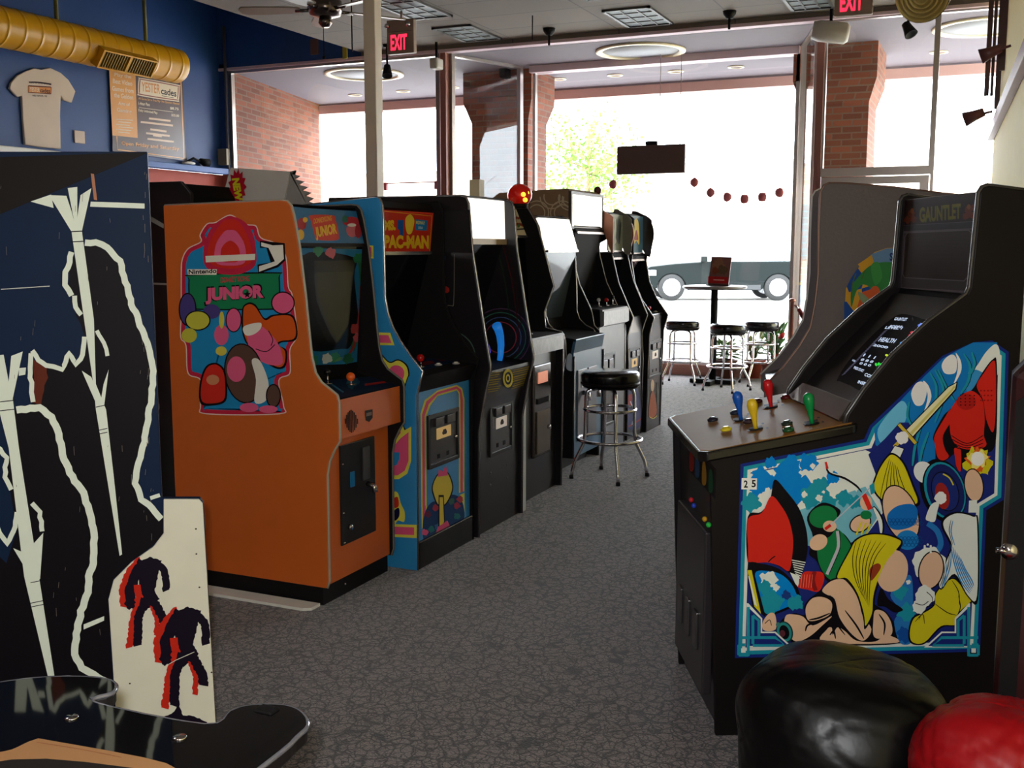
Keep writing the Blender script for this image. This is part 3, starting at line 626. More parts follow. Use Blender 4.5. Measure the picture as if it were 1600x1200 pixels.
# --- orange cabinet
OY0,OY1=3.556,4.095
E_=[(-2.62,1.672),(-2.59,1.668),(-2.572,1.65),(-2.56,1.61),(-2.545,1.53),(-2.535,1.47),(-2.515,1.296),(-2.497,1.10),(-2.490,1.037),(-2.475,.978),(-2.447,.94),(-2.40,.91),(-2.372,.892),(-2.364,.865),(-2.364,.705),(-2.39,.668),(-2.415,.62),(-2.428,.56),(-2.43,.11),(-2.442,.078)]
t,cpn=cab('arcade_cabinet','bright orange arcade machine with a round-topped red and blue side sticker',OY0,OY1,E_,-3.225,1.661,orange,tmold,((-2.592,1.645),(-2.552,1.502),K('marquee_blue',(40,110,160),rough=.2)),(-2.60,1.0),((-2.60,.918),(-2.380,.868)),[(-2.378,.705),(-2.445,.69),(-2.445,.085)],(-2.462,.078),glassm=dglass,top=matte,side2=matte,edge2=K('dim_edging',(110,104,96)))
t['group']=R_; ORG=t
# side sticker (plain stand-in shapes in the sticker's colours)
a=Art((0,OY0,0),(0,-1,0)).at(250,300,1/3.)
O1=smooth([(98,560),(98,400),(102,320),(130,265),(190,232),(186,200),(220,148),(262,140),(330,106),(400,148),(452,158),(474,212),(540,238),(592,300),(604,440),(622,480),(640,600),(644,680),(612,740),(612,850),(560,884),(582,1000),(560,1042),(220,1042),(188,1000),(190,885),(130,850),(120,720),(95,680)],6)
pk=(236,150,160); cr=(200,40,70); bl=(36,140,196); bk=(24,15,18); sk=(232,96,140); rd=(214,48,36)
a.p((240,210,200),O1); a.p(cr,inset(O1,5)); a.p(bl,inset(O1,24))
a.sp(bk,[(150,386),(540,376),(562,400),(562,545),(545,552),(165,552),(138,520),(134,410)]); a.sp((30,130,84),[(154,392),(536,382),(556,402),(556,540),(542,546),(168,546),(144,518),(140,412)])
a.sp(cr,[(212,345),(204,270),(228,190),(270,140),(330,114),(395,138),(436,195),(452,280),(446,345),(390,380),(330,388),(260,378)]); a.sp(rd,[(232,330),(232,240),(285,150),(330,128),(378,148),(424,240),(426,330),(330,360)]); a.sp(sk,[(262,330),(262,250),(300,188),(330,178),(362,188),(398,250),(398,330),(330,345)]); a.sp(rd,[(290,320),(290,262),(330,228),(370,262),(370,320),(330,330)])
a.p((236,230,214),[(214,300),(448,290),(446,318),(216,330)])
a.p((246,240,226),[(130,362),(268,362),(266,388),(132,388)]); a.t(bk,'Nintendo',(135,386),(266,380),(0,-22),.03)
a.t(cr,'DONKEY KONG',(286,426),(420,418),(0,-26),.02)
for k,(dx,c) in enumerate(((0,bk),(0,sk))):
    g=(7-k*7); a.t(c,'JUNIOR',(214-g,528+g),(488+g,512+g),(0,-(78+2*g)),.06)
st=[(410+18*math.sin(math.pi*k/5)*(1 if k%2==0 else .42),480-20*math.cos(math.pi*k/5)*(1 if k%2==0 else .42)) for k in range(10)]; a.p(bk,st)
a.p(bk,[(470,228),(586,240),(590,320),(556,352),(462,384),(458,340),(520,330),(500,262),(470,262)]); a.p((238,232,220),[(476,236),(530,250),(578,248),(582,314),(550,342),(466,374),(466,348),(540,325),(510,262),(476,254)])
org=(214,88,30); br=(96,70,60)
a.sp(bk,[(385,560),(410,520),(450,528),(490,590),(530,575),(620,575),(645,640),(636,695),(572,705),(560,720),(596,745),(586,822),(520,815),(400,700)]); a.sp(org,[(392,562),(412,528),(446,536),(492,600),(536,582),(614,582),(638,642),(628,688),(568,698),(552,714),(588,748),(578,814),(524,806),(408,700)])
a.sp(sk,[(412,640),(460,625),(505,650),(560,720),(576,800),(530,812),(470,790),(420,735)]); a.l(bk,[(450,735),(500,748),(540,715)],4); a.l(bk,[(510,650),(530,690),(522,720)],4)
a.e(bk,578,520,56,54).e(sk,578,520,50,48).e(bk,347,600,38,58).e(sk,347,600,33,53).e(sk,290,670,34,48)
a.sp((238,232,220),[(395,630),(470,612),(474,640),(440,668),(402,670)])
a.e(bk,395,850,92,142,-8).e(br,395,850,86,136,-8); a.e(sk,360,830,44,60); a.sp((238,232,220),[(432,790),(470,790),(510,890),(500,975),(446,985),(452,880)])
a.e(bk,534,955,36,56).e(br,534,955,30,50); a.e(sk,420,1010,44,22).e(sk,510,1018,44,18)
a.sp(bk,[(192,990),(188,900),(215,820),(262,800),(304,830),(316,900),(310,980),(250,1000)]); a.sp(rd,[(200,980),(196,905),(220,828),(262,808),(297,836),(308,900),(302,972),(250,990)]); a.e((214,140,100),250,880,30,24)
a.e(bk,132,550,42,78).e((78,66,130),132,550,36,72).e((78,66,130),245,560,40,34).e(bk,180,602,60,48).e((206,200,70),180,602,54,42).e((206,200,70),140,672,36,34)
a.e((220,205,80),292,600,12,40); a.e((220,205,80),290,745,26,22); 
a.build('side_sticker',t)
a=Art((0,OY0,0),(0,-1,0)).at(0,0,1)
a=Art((-2.572,0,1.57),(.143,0,.04)); a.at(340,230,.1875)
a.p((40,120,170),[(625,495),(1190,560),(1225,815),(680,780)]); a.sp((120,30,30),[(760,560),(960,560),(990,600),(1020,740),(990,785),(820,780),(800,740),(770,620)],4); a.sp((210,66,40),[(768,568),(955,568),(982,604),(1010,738),(984,776),(826,772),(808,736),(778,620)],4)
a.t((232,180,50),'DONKEYKONG',(800,640),(950,612),(0,-44)); a.t((236,190,50),'JUNIOR',(822,780),(1000,745),(-16,-112),.05)
a.e((170,44,40),700,640,38,50).e((220,170,50),728,606,20,22).e((220,170,50),690,730,30,44).e((190,50,60),1110,620,70,40).e((210,110,120),1120,690,50,60).e((60,120,100),1060,600,26,30).e((170,50,60),1170,700,28,60).e((230,220,210),1115,650,36,14)
a.build('marquee_artwork',t)
# bezel art under glass
a=Art((-2.580,0,1.25),(1,0,-.074)).at(250,300,1/3.); bz=(34,110,150)
a.p(bz,[(660,262),(970,268),(1000,760),(948,800),(705,812),(690,600)]); a.sp((14,12,14),[(662,300),(905,305),(910,400),(930,640),(890,725),(850,735),(700,735),(680,560)])
a.l((40,96,60),[(935,300),(950,480),(930,640),(900,740)],22); a.l((150,50,50),[(940,440),(935,560),(915,700),(880,770)],12)
for (x,y,c) in [(930,310,(40,110,70)),(720,790,(46,120,90)),(820,775,(50,130,90)),(800,285,(200,100,110)),(915,640,(170,60,60)),(930,680,(190,80,90)),(780,780,(200,200,190)),(740,275,(60,130,90)),(880,780,(40,100,70))]: a.b(c,x,y,24,int(x),n=20)
a.build('bezel_artwork',t,cy=(OY0+.022,OY1-.022))
MB().slab((-2.565,1.49),(-2.572,.99),.003,OY0+.02,OY1-.02).build('cover_glass',glass_mat('shop_glass'),t)
# things seen in the cabinet front
def onx(p,X): return un(*p,'x',X)
a=Art((-2.49,0,.893),(.227,0,1)).at(250,300,1/3.); a.p((24,40,66),[(770,885),(1060,850),(1130,905),(838,968)]); a.l((160,40,40),[(960,905),(1060,890)],10); a.l((60,110,140),[(800,900),(860,940)],8); a.b((40,90,110),900,890,30,4); a.build('panel_artwork',t,cy=(OY0+.022,OY1-.022))
joystick(t,-2.52,3.72,.912,K('black_knob',(16,14,16),rough=.2),.04,.014); c=onx((559,589),-2.45); joystick(t,-2.47,c.y-.02,.90,K('orange_knob',(236,96,20),rough=.3),.02,.019)
g=MB()
for k in range(9):
    hh=[12,30,42,50,54,50,42,30,12][k]; x=868+k*7; p=onx((250+x/3,300+(1075+hh)/3),-2.378); q=onx((250+x/3,300+(1075-hh)/3),-2.378); g.box(-2.379,-2.3768,p.y,p.y+.006,p.z,q.z)
g.build('speaker_grille',matte,t)
a=Art((-2.378,0,0),(1,0,0)).at(250,300,1/3.); a.p((30,24,26),[(960,1025),(996,1018),(996,1058),(980,1078),(963,1070)]); a.p((120,100,90),[(966,1036),(992,1030),(992,1046),(966,1052)]); a.build('player_badge',t)
# black coin door
p=onx((529,697),-2.445); q=onx((583,684),-2.445); r=onx((533,853),-2.445)
d=MB().box(-2.447,-2.436,p.y,q.y,r.z,p.z).build('coin_door',blk2,t,.003)
MB().box(-2.436,-2.428,q.y-.11,q.y-.055,p.z-.18,p.z-.035).build('coin_plate',steel,d,.002); MB().box(-2.436,-2.432,p.y+.07,p.y+.10,p.z-.19,p.z-.125).build('blue_return',K('blue_button',(20,120,180),rough=.3),d)
MB().tube([(-2.436,q.y-.07,p.z-.2),(-2.40,q.y-.07,p.z-.21),(-2.395,q.y-.07,p.z-.235)],.012,8).build('coin_return',chrome,d); MB().lathe([(0,0),(.012,0),(.012,.014),(0,.014)],(-2.436,p.y+.055,p.z-.36),14,(1,0,0)).build('lock',chrome,d)
for zz in (.08,.29,.42,.6): MB().ball((-2.436,p.y+.014,p.z-zz),.005,seg=8,rings=6).build('screw',chrome,d)
tag(MB().xy([(-3.2,3.47),(-2.50,3.47),(-2.47,3.49),(-2.47,3.552),(-3.2,3.552)],0,.012).build('white_board',white),'thin white board on the carpet under the near edge of the orange machine','board')

# --- blue cabinet with pink stripes (near panel art), yellow title marquee
PY0,PY1=4.142,4.735; blue=K('sky_blue_laminate',(44,136,196),rough=.38)
E_=[(-2.53,1.708),(-2.512,1.70),(-2.500,1.67),(-2.497,1.60),(-2.494,1.258),(-2.480,1.185),(-2.456,1.123),(-2.413,1.057),(-2.36,.99),(-2.303,.929),(-2.318,.88),(-2.334,.822),(-2.341,0.0)]
mqp=K('marquee_red',(196,52,30),rough=.25,emit=.12)
t,cpn=cab('arcade_cabinet','blue arcade machine with pink and yellow stripes and a yellow-on-red title',PY0,PY1,E_,-3.15,1.66,blue,silver,((-2.545,1.655),(-2.565,1.465),mqp),(-2.72,.93),((-2.66,.93),(-2.318,.905)),[(-2.312,.90),(-2.352,.83),(-2.352,.0)],side2=matte,edge2=matte,top=matte,frontm=K('sky_blue_laminate',None))
t['group']=R_
a=Art((-2.5545,0,1.56),(1,0,-.105)).at(550,290,.25); yl=(240,196,40); red=(206,50,34)
a.p(red,[(200,150),(505,180),(488,418),(200,405)]); a.l(yl,[(202,160),(498,190),(484,412)],3,sm=False); a.p((30,96,180),[(285,215),(322,215),(318,330),(300,330),(298,280),(283,270)]); a.p((30,130,190),[(395,210),(470,218),(466,282),(398,278)])
a.t(yl,'MS.',(200,282),(272,280),(0,-66),.07); a.t(yl,'PAC-MAN',(200,392),(480,395),(0,-84),.06)
a.sp((244,210,60),[(335,200),(365,180),(388,215),(380,270),(368,300),(345,300),(332,250)]); a.t((236,220,120),'MIDWAY',(398,240),(455,246),(0,-22)); a.t((220,230,240),'USA',(412,270),(442,272),(0,-16)); a.build('marquee_artwork',t)
a=Art((0,PY0,0),(0,-1,0)).at(550,290,.25); pkk=(226,86,130); yy=(226,214,80)
a.p(yy,[(60,370),(134,375),(136,456),(60,450)]); a.p(pkk,[(60,380),(122,384),(124,446),(60,442)])
a.p(yy,[(60,915),(240,920),(266,998),(60,995)]); a.p(pkk,[(60,932),(228,935),(248,984),(60,980)])
a.sp(bk,[(120,1000),(165,1012),(182,1045),(235,1100),(290,1085),(345,1120),(360,1180),(345,1220),(300,1400),(345,1560),(330,1640),(280,1650),(120,1500)]); a.sp(yy,[(120,1010),(160,1020),(176,1050),(235,1108),(290,1093),(338,1126),(352,1180),(338,1222),(292,1400),(338,1560),(322,1630),(280,1640),(120,1500)]); a.sp(pkk,[(240,1140),(290,1125),(325,1155),(318,1210),(270,1250),(270,1400),(310,1570),(280,1610),(200,1500),(200,1250)])
a.at(450,560,1/3.); a.p(yy,[(490,400),(532,345),(578,320),(578,480),(560,540),(520,566),(490,566)]); a.p(pkk,[(490,420),(526,376),(566,345),(566,480),(548,526),(515,548),(490,548)]); a.p(blue,[(490,440),(524,440),(524,470),(510,500),(490,505)])
a.p(yy,[(490,776),(604,780),(604,842),(490,836)]); a.p(pkk,[(490,788),(592,792),(592,828),(490,824)]); a.sp(yy,[(490,640),(515,630),(530,680),(548,720),(545,765),(515,760),(490,790)]); a.sp(red,[(495,660),(515,650),(520,690),(500,700)]); a.sp((20,20,60),[(495,720),(520,700),(522,740),(500,760)])
a.build('side_artwork',t)
a=Art((-2.352,0,0),(1,0,0),lift=.001).at(450,560,1/3.)
def arch(d): return [(624+d,800),(620+d,260+d*.6),(640+d,195+d),(700,150+d*1.02),(790,124+d),(815-d*.6,140+d),(826-d,190+d*.5),(826-d,700)]
a.p(yy,arch(0)); a.p(pkk,arch(7)); a.p(yy,arch(19)); a.p(blue,arch(26)); a.p(blue,[(618,700),(830,620),(834,860),(618,880)])
for x0 in (624,): a.p(yy,[(624,690),(650,690),(650,760),(626,800)]); a.p(pkk,[(630,690),(644,690),(644,760),(631,780)]); a.p(yy,[(804,640),(826,630),(826,720),(808,700)])
a.sp((24,60,110),[(630,780),(650,700),(690,670),(725,720),(720,800),(690,850),(640,868)]); a.sp((24,60,110),[(730,700),(760,640),(810,660),(826,740),(800,790),(760,790),(735,760)])
for i,(x,y,c) in enumerate([(655,730,(110,40,70)),(690,700,(170,50,70)),(670,800,(40,120,120)),(640,815,pkk),(790,690,(170,50,70)),(765,670,(60,100,90)),(805,660,(180,60,70)),(700,790,(60,110,160)),(790,740,(40,120,120))]): a.b(c,x,y,15,i,n=18)
a.sp(bk,[(672,600),(700,540),(745,530),(772,590),(765,640),(735,690),(700,690),(680,650)]); a.sp((222,196,70),[(677,600),(702,546),(742,536),(766,592),(760,636),(733,683),(703,684),(686,648)]); a.p(pkk,[(700,555),(705,520),(722,530),(738,500),(748,548)])
a.p(bk,[(704,640),(728,640),(734,770),(720,800),(702,795)]); a.p((222,196,70),[(708,650),(724,650),(729,765),(718,792),(708,790)]); a.p(pkk,[(690,822),(700,790),(745,760),(762,800),(700,835)])
a.build('front_artwork',t)
coin_door(t,-2.352,[(666,650),(715,715)],price=(220,180,110)); MB().slab((-2.306,.905),(-2.346,.826),.006,PY0+.02,PY1-.02).build('apron',black,t); MB().box(-2.352,-2.335,PY0+.02,PY1-.02,0,.13).build('kick_plate',K('kick_black',(20,18,19),rough=.25),t,.004)
joystick(t,-2.46,4.42,.915,K('red_knob',(200,24,20),rough=.2),.03,.019); button(t,-2.42,4.52,.915,white); button(t,-2.38,4.63,.912,white)
a=Art((-2.45,0,.9147),(.073,0,1)).at(550,290,.25); a.p((20,50,84),[(370,1090),(500,1050),(700,1090),(440,1160)]); a.p((110,30,40),[(430,1105),(500,1095),(520,1110),(440,1128)]); a.p((110,30,40),[(540,1080),(600,1075),(610,1090),(560,1100)]); a.build('panel_artwork',t,cy=(PY0+.022,PY1-.022))

# --- black cabinet with the white lit marquee and yellow-lined lower panel
TY0,TY1=4.763,5.335
E_=xzs([(718,306),(727,309),(731,318),(737,392),(752,490),(765,569),(765,578),(756,620),(747,674)],TY0); E_.append((E_[-1][0]-.003,.0))
ml=lit
t,cpn=cab('arcade_cabinet','black arcade machine with a blank white lit marquee and yellow-lined chin panel',TY0,TY1,E_,-3.2,1.74,blk2,silver,((-2.43,1.735),(-2.425,1.53),ml),(-2.62,.98),((-2.55,.90),(-2.275,.862)),[(-2.275,.845),(-2.32,.71),(-2.345,.60),(-2.345,0)],top=blk2,frontm=K('charcoal_panel',(40,36,38),rough=.3))
t['group']=R_
MB().box(-2.43,-2.415,TY0+.02,TY1-.02,1.50,1.53).build('marquee_lip',K('lip_gold',(190,160,110),rough=.3),t)
a=Art((0,TY0,0),(0,-1,0)).at(550,290,.25)
a.p((38,36,38),[(556,165),(735,150),(752,420),(572,420)]); a.l((110,104,100),[(555,740),(620,750),(635,735),(640,560),(640,430)],4); a.e((50,90,120),568,470,14,40,10).e((150,40,30),568,570,18,10).e((150,40,30),582,650,28,22,20).l((150,40,30),[(565,600),(568,650)],8)  # first grey patch paints the marquee's reflection on the glossy side
for r_,c in ((170,(70,92,84)),(150,(50,60,62)),(120,(60,80,76)),(96,(46,50,54))):
    pts=[(600+r_*math.cos(q),1070+r_*math.sin(q)*.95) for q in [math.radians(-80+k*8) for k in range(12)]]; a.l(c,pts,7 if r_!=150 else 3)
a.build('side_artwork',t)
a=Art((0,TY1-.0195,0),(0,-1,0)).at(550,290,.25); gr=(50,100,84)
for r_,c in ((185,(80,56,84)),(160,gr),(130,(70,90,130)),(100,(150,56,70))): a.ring(c,930,950,r_,6)
a.l((70,24,24),[(940,350),(1000,600),(1040,900),(1045,1040)],6); a.l((30,54,34),[(900,350),(960,620),(990,860)],5); a.l((60,20,24),[(960,340),(1020,600),(1062,900)],4)
a.build('inner_side_artwork',t)
# clear blue joystick with light
c=un(790,530,'x',-2.44); c.y-=.22; c.z=.97
j=MB().tube([(c.x+.05,c.y+.03,c.z-.10),(c.x+.05,c.y+.045,c.z-.06),(c.x+.05,c.y+.05,c.z-.01),(c.x+.05,c.y+.04,c.z+.04),(c.x+.05,c.y+.015,c.z+.08),(c.x+.05,c.y-.005,c.z+.10)],.014,16,r2=.026).build('joystick',K('blue_grip',(30,120,210),rough=.08,emit=.5),t)
MB().lathe([(0,.0),(.03,.0),(.035,.05),(.03,.06),(0,.06)],(c.x,c.y-.13,c.z-.03),24,(.95,.1,.3)).build('spinner_knob',K('purple_knob',(80,50,190),rough=.2,emit=.35),t)
a=Art((-2.2975,0,.777),(.95,0,-.316),lift=.0025); a.at(620,500,.3); yl2=(196,170,60)
for k in range(9):
    y=278+k*12; a.l(yl2,[(482-k*1.5,y),(540-(k%3)*8,y-9)],3+(k%2)*2,sm=False); a.l(yl2,[(606-(k%3)*6,y-17),(688-k*4,y-36)],3+(k%2)*2,sm=False)
for r_,w_,c in ((28,9,(236,216,90)),(12,5,(236,216,90))): 
    a.col(c)
    n=26
    for k in range(n):
        q=2*math.pi*k/n; q2=2*math.pi*(k+1)/n
        a.mb.poly([a.w(576+ra*math.cos(z)*.95, 302+ra*1.75*math.sin(z)) for ra,z in ((r_,q),(r_,q2),(r_-w_,q2),(r_-w_,q))])
a.build('chin_artwork',t)
coin_door(t,-2.345,[(763,634),(799,700)],price=(230,214,200)); 
for (x,y) in ((766,739),(792,726),(766,758),(792,746)): c=un(x,y,'x',-2.345); MB().ball(c,.007,seg=8,rings=6).build('bolt',steel,t)
tag(MB().box(-2.6,-2.335,5.347,5.400,0,.86).build('white_filler_strip',K('pale_strip',(196,196,190))),'narrow pale board standing in the gap between two black machines','board')
kc=un(745,310,'y',5.2); tag(MB().box(kc.x-.03,kc.x+.03,5.17,5.23,1.756,1.756+.09).build('info_card',K('card_beige',(214,196,160))),'small pale card standing on top of the machine with the white lit marquee','card')

# --- black cabinet with the red dome light and slim coin panel
CY0,CY1=5.41,6.08
E_=xzs([(819,317),(825,325),(840,350),(866,447),(851,487),(853,512),(878,518)],CY1); E_[0]=(E_[0][0],E_[0][1]); E_+= [(-2.375,.95),(-2.385,0)]
t,cpn=cab('arcade_cabinet','black arcade machine under a red dome light, with a slim brass coin panel',CY0,CY1,E_,-3.2,1.74,matte,silver,((-2.69,1.72),(-2.62,1.56),K('marquee_cream',(196,180,140),rough=.3,emit=.1)),(-2.60,1.1),((-2.60,.98),(-2.375,.965)),[(-2.372,.965),(-2.372,.865),(-2.42,.86),(-2.42,0)],frontm=K('charcoal_panel',None))
t['group']=R_
MB().box(-2.372,-2.366,CY0+.03,CY1-.03,.867,.955).build('panel_overlay',K('worn_silver_art',(120,108,100),rough=.3,noise=.5,scale=30),t)
a=Art((-2.655,0,1.64),(1,0,.45)).at(780,280,.25); a.p((70,60,46),[(92,190),(200,300),(205,318),(105,320)]); a.p((206,190,150),[(98,200),(192,300),(196,308),(110,310)]); 
for k in range(6): a.b((156,48,34),108+k*14,242+k*2,8,k,n=14); a.b((150,44,30),112+k*15,282+k*2,10,k+9,n=14)
a.e((60,110,60),120,292,8,12)
a.build('marquee_artwork',t,cy=(CY0+.022,CY1-.022))
p=un(830,572,'x',-2.42); q=un(856,705,'x',-2.42)
d=MB().box(-2.425,-2.40,p.y,q.y,q.z,p.z).build('coin_panel',K('bronze_metal',(70,62,60),rough=.25,metal=.7),t,.008)
h=p.z-q.z; w_=q.y-p.y
MB().box(-2.40,-2.395,p.y+w_*.2,q.y-w_*.25,p.z-h*.2,p.z-h*.08).build('price_window',K('price_lit',(236,150,120),emit=.5),d); MB().box(-2.40,-2.394,p.y+w_*.15,q.y-w_*.2,p.z-h*.42,p.z-h*.36).build('coin_return',matte,d)
MB().box(-2.40,-2.392,p.y+w_*.12,q.y-w_*.12,q.z+h*.04,q.z+h*.50).build('cash_door',K('brass_door',(96,84,66),rough=.3,metal=.7),d,.003); MB().lathe([(0,0),(.014,0),(.014,.016),(0,.016)],(-2.392,q.y-w_*.25,q.z+h*.30),14,(1,0,0)).build('lock',chrome,d)
for y in (5.55,5.68): button(t,-2.44,y,.98,K('red_button',(170,40,30),rough=.3),.02)
gl=un(812,305,'y',5.75); t=thing('dome_light','red glass dome lamp glowing on top of a black machine','lamp',(gl.x,gl.y,gl.z-.07))
MB().lathe([(0,-.075),(.05,-.075),(.05,-.05),(0,-.05)],gl,20).build('base',matte,t); MB().ball(gl,.072,.072,.066,28,18,lambda d:1+.02*math.sin(8*math.atan2(d.y,d.x))).build('dome',K('red_dome',(190,24,14),rough=.08,emit=.18,coat=.6),t)
for dx,dz in ((.0,-.03),(-.045,.0),(.045,.01)): MB().ball(gl+Vector((.055,-.045+dx*.6,dz)),.014,seg=12,rings=8).build('bulb',K('bulb_warm',(255,190,60),emit=1.6),t)

# --- blue cabinet
BY0,BY1=6.42,7.02
E_=xzs([(880,338),(886,343),(893,358),(899,400),(901,440),(902,485),(906,498),(916,508),(928,514),(931,522),(932,545),(926,580)],BY1); E_+=[(-2.44,.78),(-2.44,.10)]
t,cpn=cab('arcade_cabinet','light blue arcade machine with a white lit marquee and twin grey coin plates',BY0,BY1,E_,-3.25,1.68,matte,silver,((-2.70,1.68),(-2.635,1.47),ml),(-2.75,1.0),((-2.72,.93),(-2.43,.89)),[(-2.428,.885),(-2.445,.80),(-2.445,.10)],(-2.56,.10),frontm=K('dull_blue',(66,104,134),rough=.35),glassm=K('reflective_glass',(70,80,86),rough=.05))
t['group']=R_
for k in (0,1):
    y=BY0+.08+k*.2; b=MB().box(-2.445,-2.435,y,y+.17,.2,.68).build('coin_plate',K('grey_plate',(96,94,100),rough=.35,metal=.5),t,.004); MB().box(-2.435,-2.428,y+.06,y+.11,.56,.66).build('price_card',white,b); MB().tube([(-2.435,y+.1,.52),(-2.40,y+.1,.52),(-2.395,y+.1,.47)],.016,8).build('coin_return',chrome,b)
a=Art((-2.444,0,.7),(1,0,0)).at(800,440,.2832); a.sp((40,60,80),[(300,480),(302,420),(318,395),(334,420),(336,490)]); a.build('badge',t)

# --- grey cabinet with box marquee and brown circle pattern
GY0,GY1=7.08,7.69
E_=xzs([(936,361),(934,372),(938,400),(948,440),(965,477),(967,482),(970,500)],GY1); E_+=[(-2.50,.9),(-2.50,0)]
brn=K('brown_pattern',(138,110,80),rough=.6)
t,cpn=cab('arcade_cabinet','grey arcade machine with a boxed white marquee and brown circle-patterned sides',GY0,GY1,E_,-3.3,1.62,matte,silver,((-2.70,1.63),(-2.68,1.60),matte),(-2.78,1.12),((-2.75,1.06),(-2.50,1.05)),[(-2.48,1.045),(-2.475,.93),(-2.50,.92),(-2.50,0)],glassm=matte,frontm=K('worn_grey',(112,112,118),rough=.35,noise=.15))
t['group']=R_
q1=un(939,305,'y',GY1); q2=un(942,360,'y',GY1); yn=un(895,304,'x',q1.x-.005).y
hx=q1.x
mh=MB().xz([(hx,q1.z),(hx-.02,q1.z+.02),(hx-.55,q1.z+.0),(hx-.75,q1.z-.13),(hx-.75,q2.z),(hx,q2.z)],GY0-.04,GY1+.02).build('marquee_box',brn,t,.006)
MB().box(hx-.01,hx+.006,GY0-.02,GY1+.01,q2.z+.02,q1.z-.02).build('lit_panel',ml,mh)
f=MB(); f.box(hx-.01,hx+.012,GY0-.045,GY0-.02,q2.z,q1.z).box(hx-.01,hx+.012,GY1+.01,GY1+.025,q2.z,q1.z).box(hx-.01,hx+.012,GY0-.02,GY1+.01,q2.z,q2.z+.02).box(hx-.01,hx+.012,GY0-.02,GY1+.01,q1.z-.02,q1.z); f.build('frame',K('dark_frame',(60,48,44),rough=.4),mh)
a=Art((0,GY0-.04,0),(0,-1,0)).at(780,280,.25); tn=(204,186,156)
for (x,y) in ((235,210),(395,210),(330,110),(445,120)):
    for r_ in (78,54): 
        a.col(tn)
        for k in range(20):
            a1=2*math.pi*k/20; a2=2*math.pi*(k+1)/20
            P=[(x+ra*math.cos(z),y+ra*math.sin(z)) for ra,z in ((r_,a1),(r_,a2),(r_-7,a2),(r_-7,a1))]
            if all(185<u_<452 and (92 if u_>280 else 92+(280-u_)*.6)<v_<285 for u_,v_ in P): a.mb.poly([a.w(*p_) for p_ in P])
a.build('side_pattern',mh)
coin_door(t,-2.50,[(934,556),(958,660)],price=(200,196,190)); MB().box(-2.476,-2.468,GY0+.02,GY1-.02,.935,1.035).build('panel_overlay',K('worn_silver_art',None),t)
joystick(t,-2.56,7.25,1.06,white,.04,.014); joystick(t,-2.56,7.42,1.06,K('red_knob',None),.03,.016); joystick(t,-2.56,7.56,1.06,K('black_knob',None),.05,.013)
b=MB().ball((hx-.02,GY1-.02,q1.z+.035),.03,seg=14,rings=10); tag(b.build('beacon',K('dark_red_knob',(90,30,30),rough=.3)),'small dark round knob on the corner of the boxed marquee','knob')

# --- two cabinets with round marquee housings
def round_cab(label,Y0,Y1,pe,ph,coin,mart,artc,prc,rim,fcol):
    E_=xzs(pe,Y1); x0=E_[0][0]; E_+=[(E_[-1][0]-.01,0)]
    t,c=cab('arcade_cabinet',label,Y0,Y1,E_,-3.25,E_[0][1]-.02,matte,silver,((x0-.02,E_[0][1]-.01),(x0-.025,E_[0][1]-.04),matte),(x0-.12,1.02),((x0-.10,.97),(E_[-3][0]-.01,.95)),[(E_[-3][0]-.005,.945),(E_[-2][0]-.005,.83),(E_[-2][0]-.01,0)],frontm=fcol)
    t['group']=R_
    # round headed housing
    H=[(lambda q:(q.x,q.z))(un(x,y,'y',Y1)) for x,y in ph]; H=smooth(H,4)+[(-3.2,H[-1][1]),(-3.2,H[0][1]-.05)]
    xm0=max(p_[0] for p_ in H)-.045; hh=MB().xz([(min(x,xm0),z) for x,z in H],Y0,Y0+.02).build('marquee_housing',rim,t); MB().xz(H,Y1-.02,Y1).build('housing_side',rim,hh); Hi=inset(H[:-2],-.016 if sum(H[i-1][0]*H[i][1]-H[i][0]*H[i-1][1] for i in range(len(H)))<0 else .016)
    MB().xz([(min(x,xm0+.03),z) for x,z in Hi],Y1-.023,Y1-.02).build('side_disc',K('disc_grey',(120,118,104),rough=.5) if rim is not matte else blk2,hh)
    xm=max(p_[0] for p_ in H)-.06; zt=max(p_[1] for p_ in H); zb=min(p_[1] for p_ in H)
    MB().xz([(-3.2,zt-.05),(-3.0,zt-.01),(xm-.1,zt-.01),(xm-.02,zt-.03),(xm-.06,zt-.04),(-3.2,zt-.08)],Y0+.02,Y1-.02).build('cover',matte,hh)
    MB().box(xm-.04,xm-.03,Y0+.02,Y1-.02,zb+.02,zt-.03).build('marquee',mart,hh)
    a=Art((xm-.03,0,0),(1,0,0)); W=Y1-Y0-.08; Hh=zt-zb-.09; a.w=lambda x,y:Vector((xm-.0285+.0001*a.k,Y0+.04+W*x,zb+.05+Hh*y))
    for i,(c_,pts) in enumerate(artc): a.sp(c_,pts)
    a.build('marquee_artwork',hh)
    MB().box(xm-.035,xm-.02,Y0+.02,Y1-.02,zb+.005,zb+.02).build('lip',silver,hh)
    coin_door(t,E_[-2][0]-.01,coin,price=prc)
    return t,E_
t,E7=round_cab('arcade machine with a brown-rimmed round head and a dull green marquee',7.72,8.11,
  [(980,394),(981,400),(990,440),(1012,492),(1003,520),(1005,560)],[(962,334),(975,336),(986,345),(991,362),(989,378),(980,394)],[(981,545),(998,600)],K('marquee_green',(120,124,100),rough=.2,emit=.12),
  [((186,180,150),[(.05,.1),(.2,.8),(.35,.5),(.45,.9),(.55,.2),(.3,.05)]),((60,66,50),[(.5,.3),(.7,.9),(.9,.7),(.8,.1)])],(220,210,200),K('brown_rim',(150,90,60),rough=.5),K('charcoal_panel',None))
a=Art((E7[-2][0]-.01,0,0),(1,0,0),lift=.004).at(800,440,.2832)
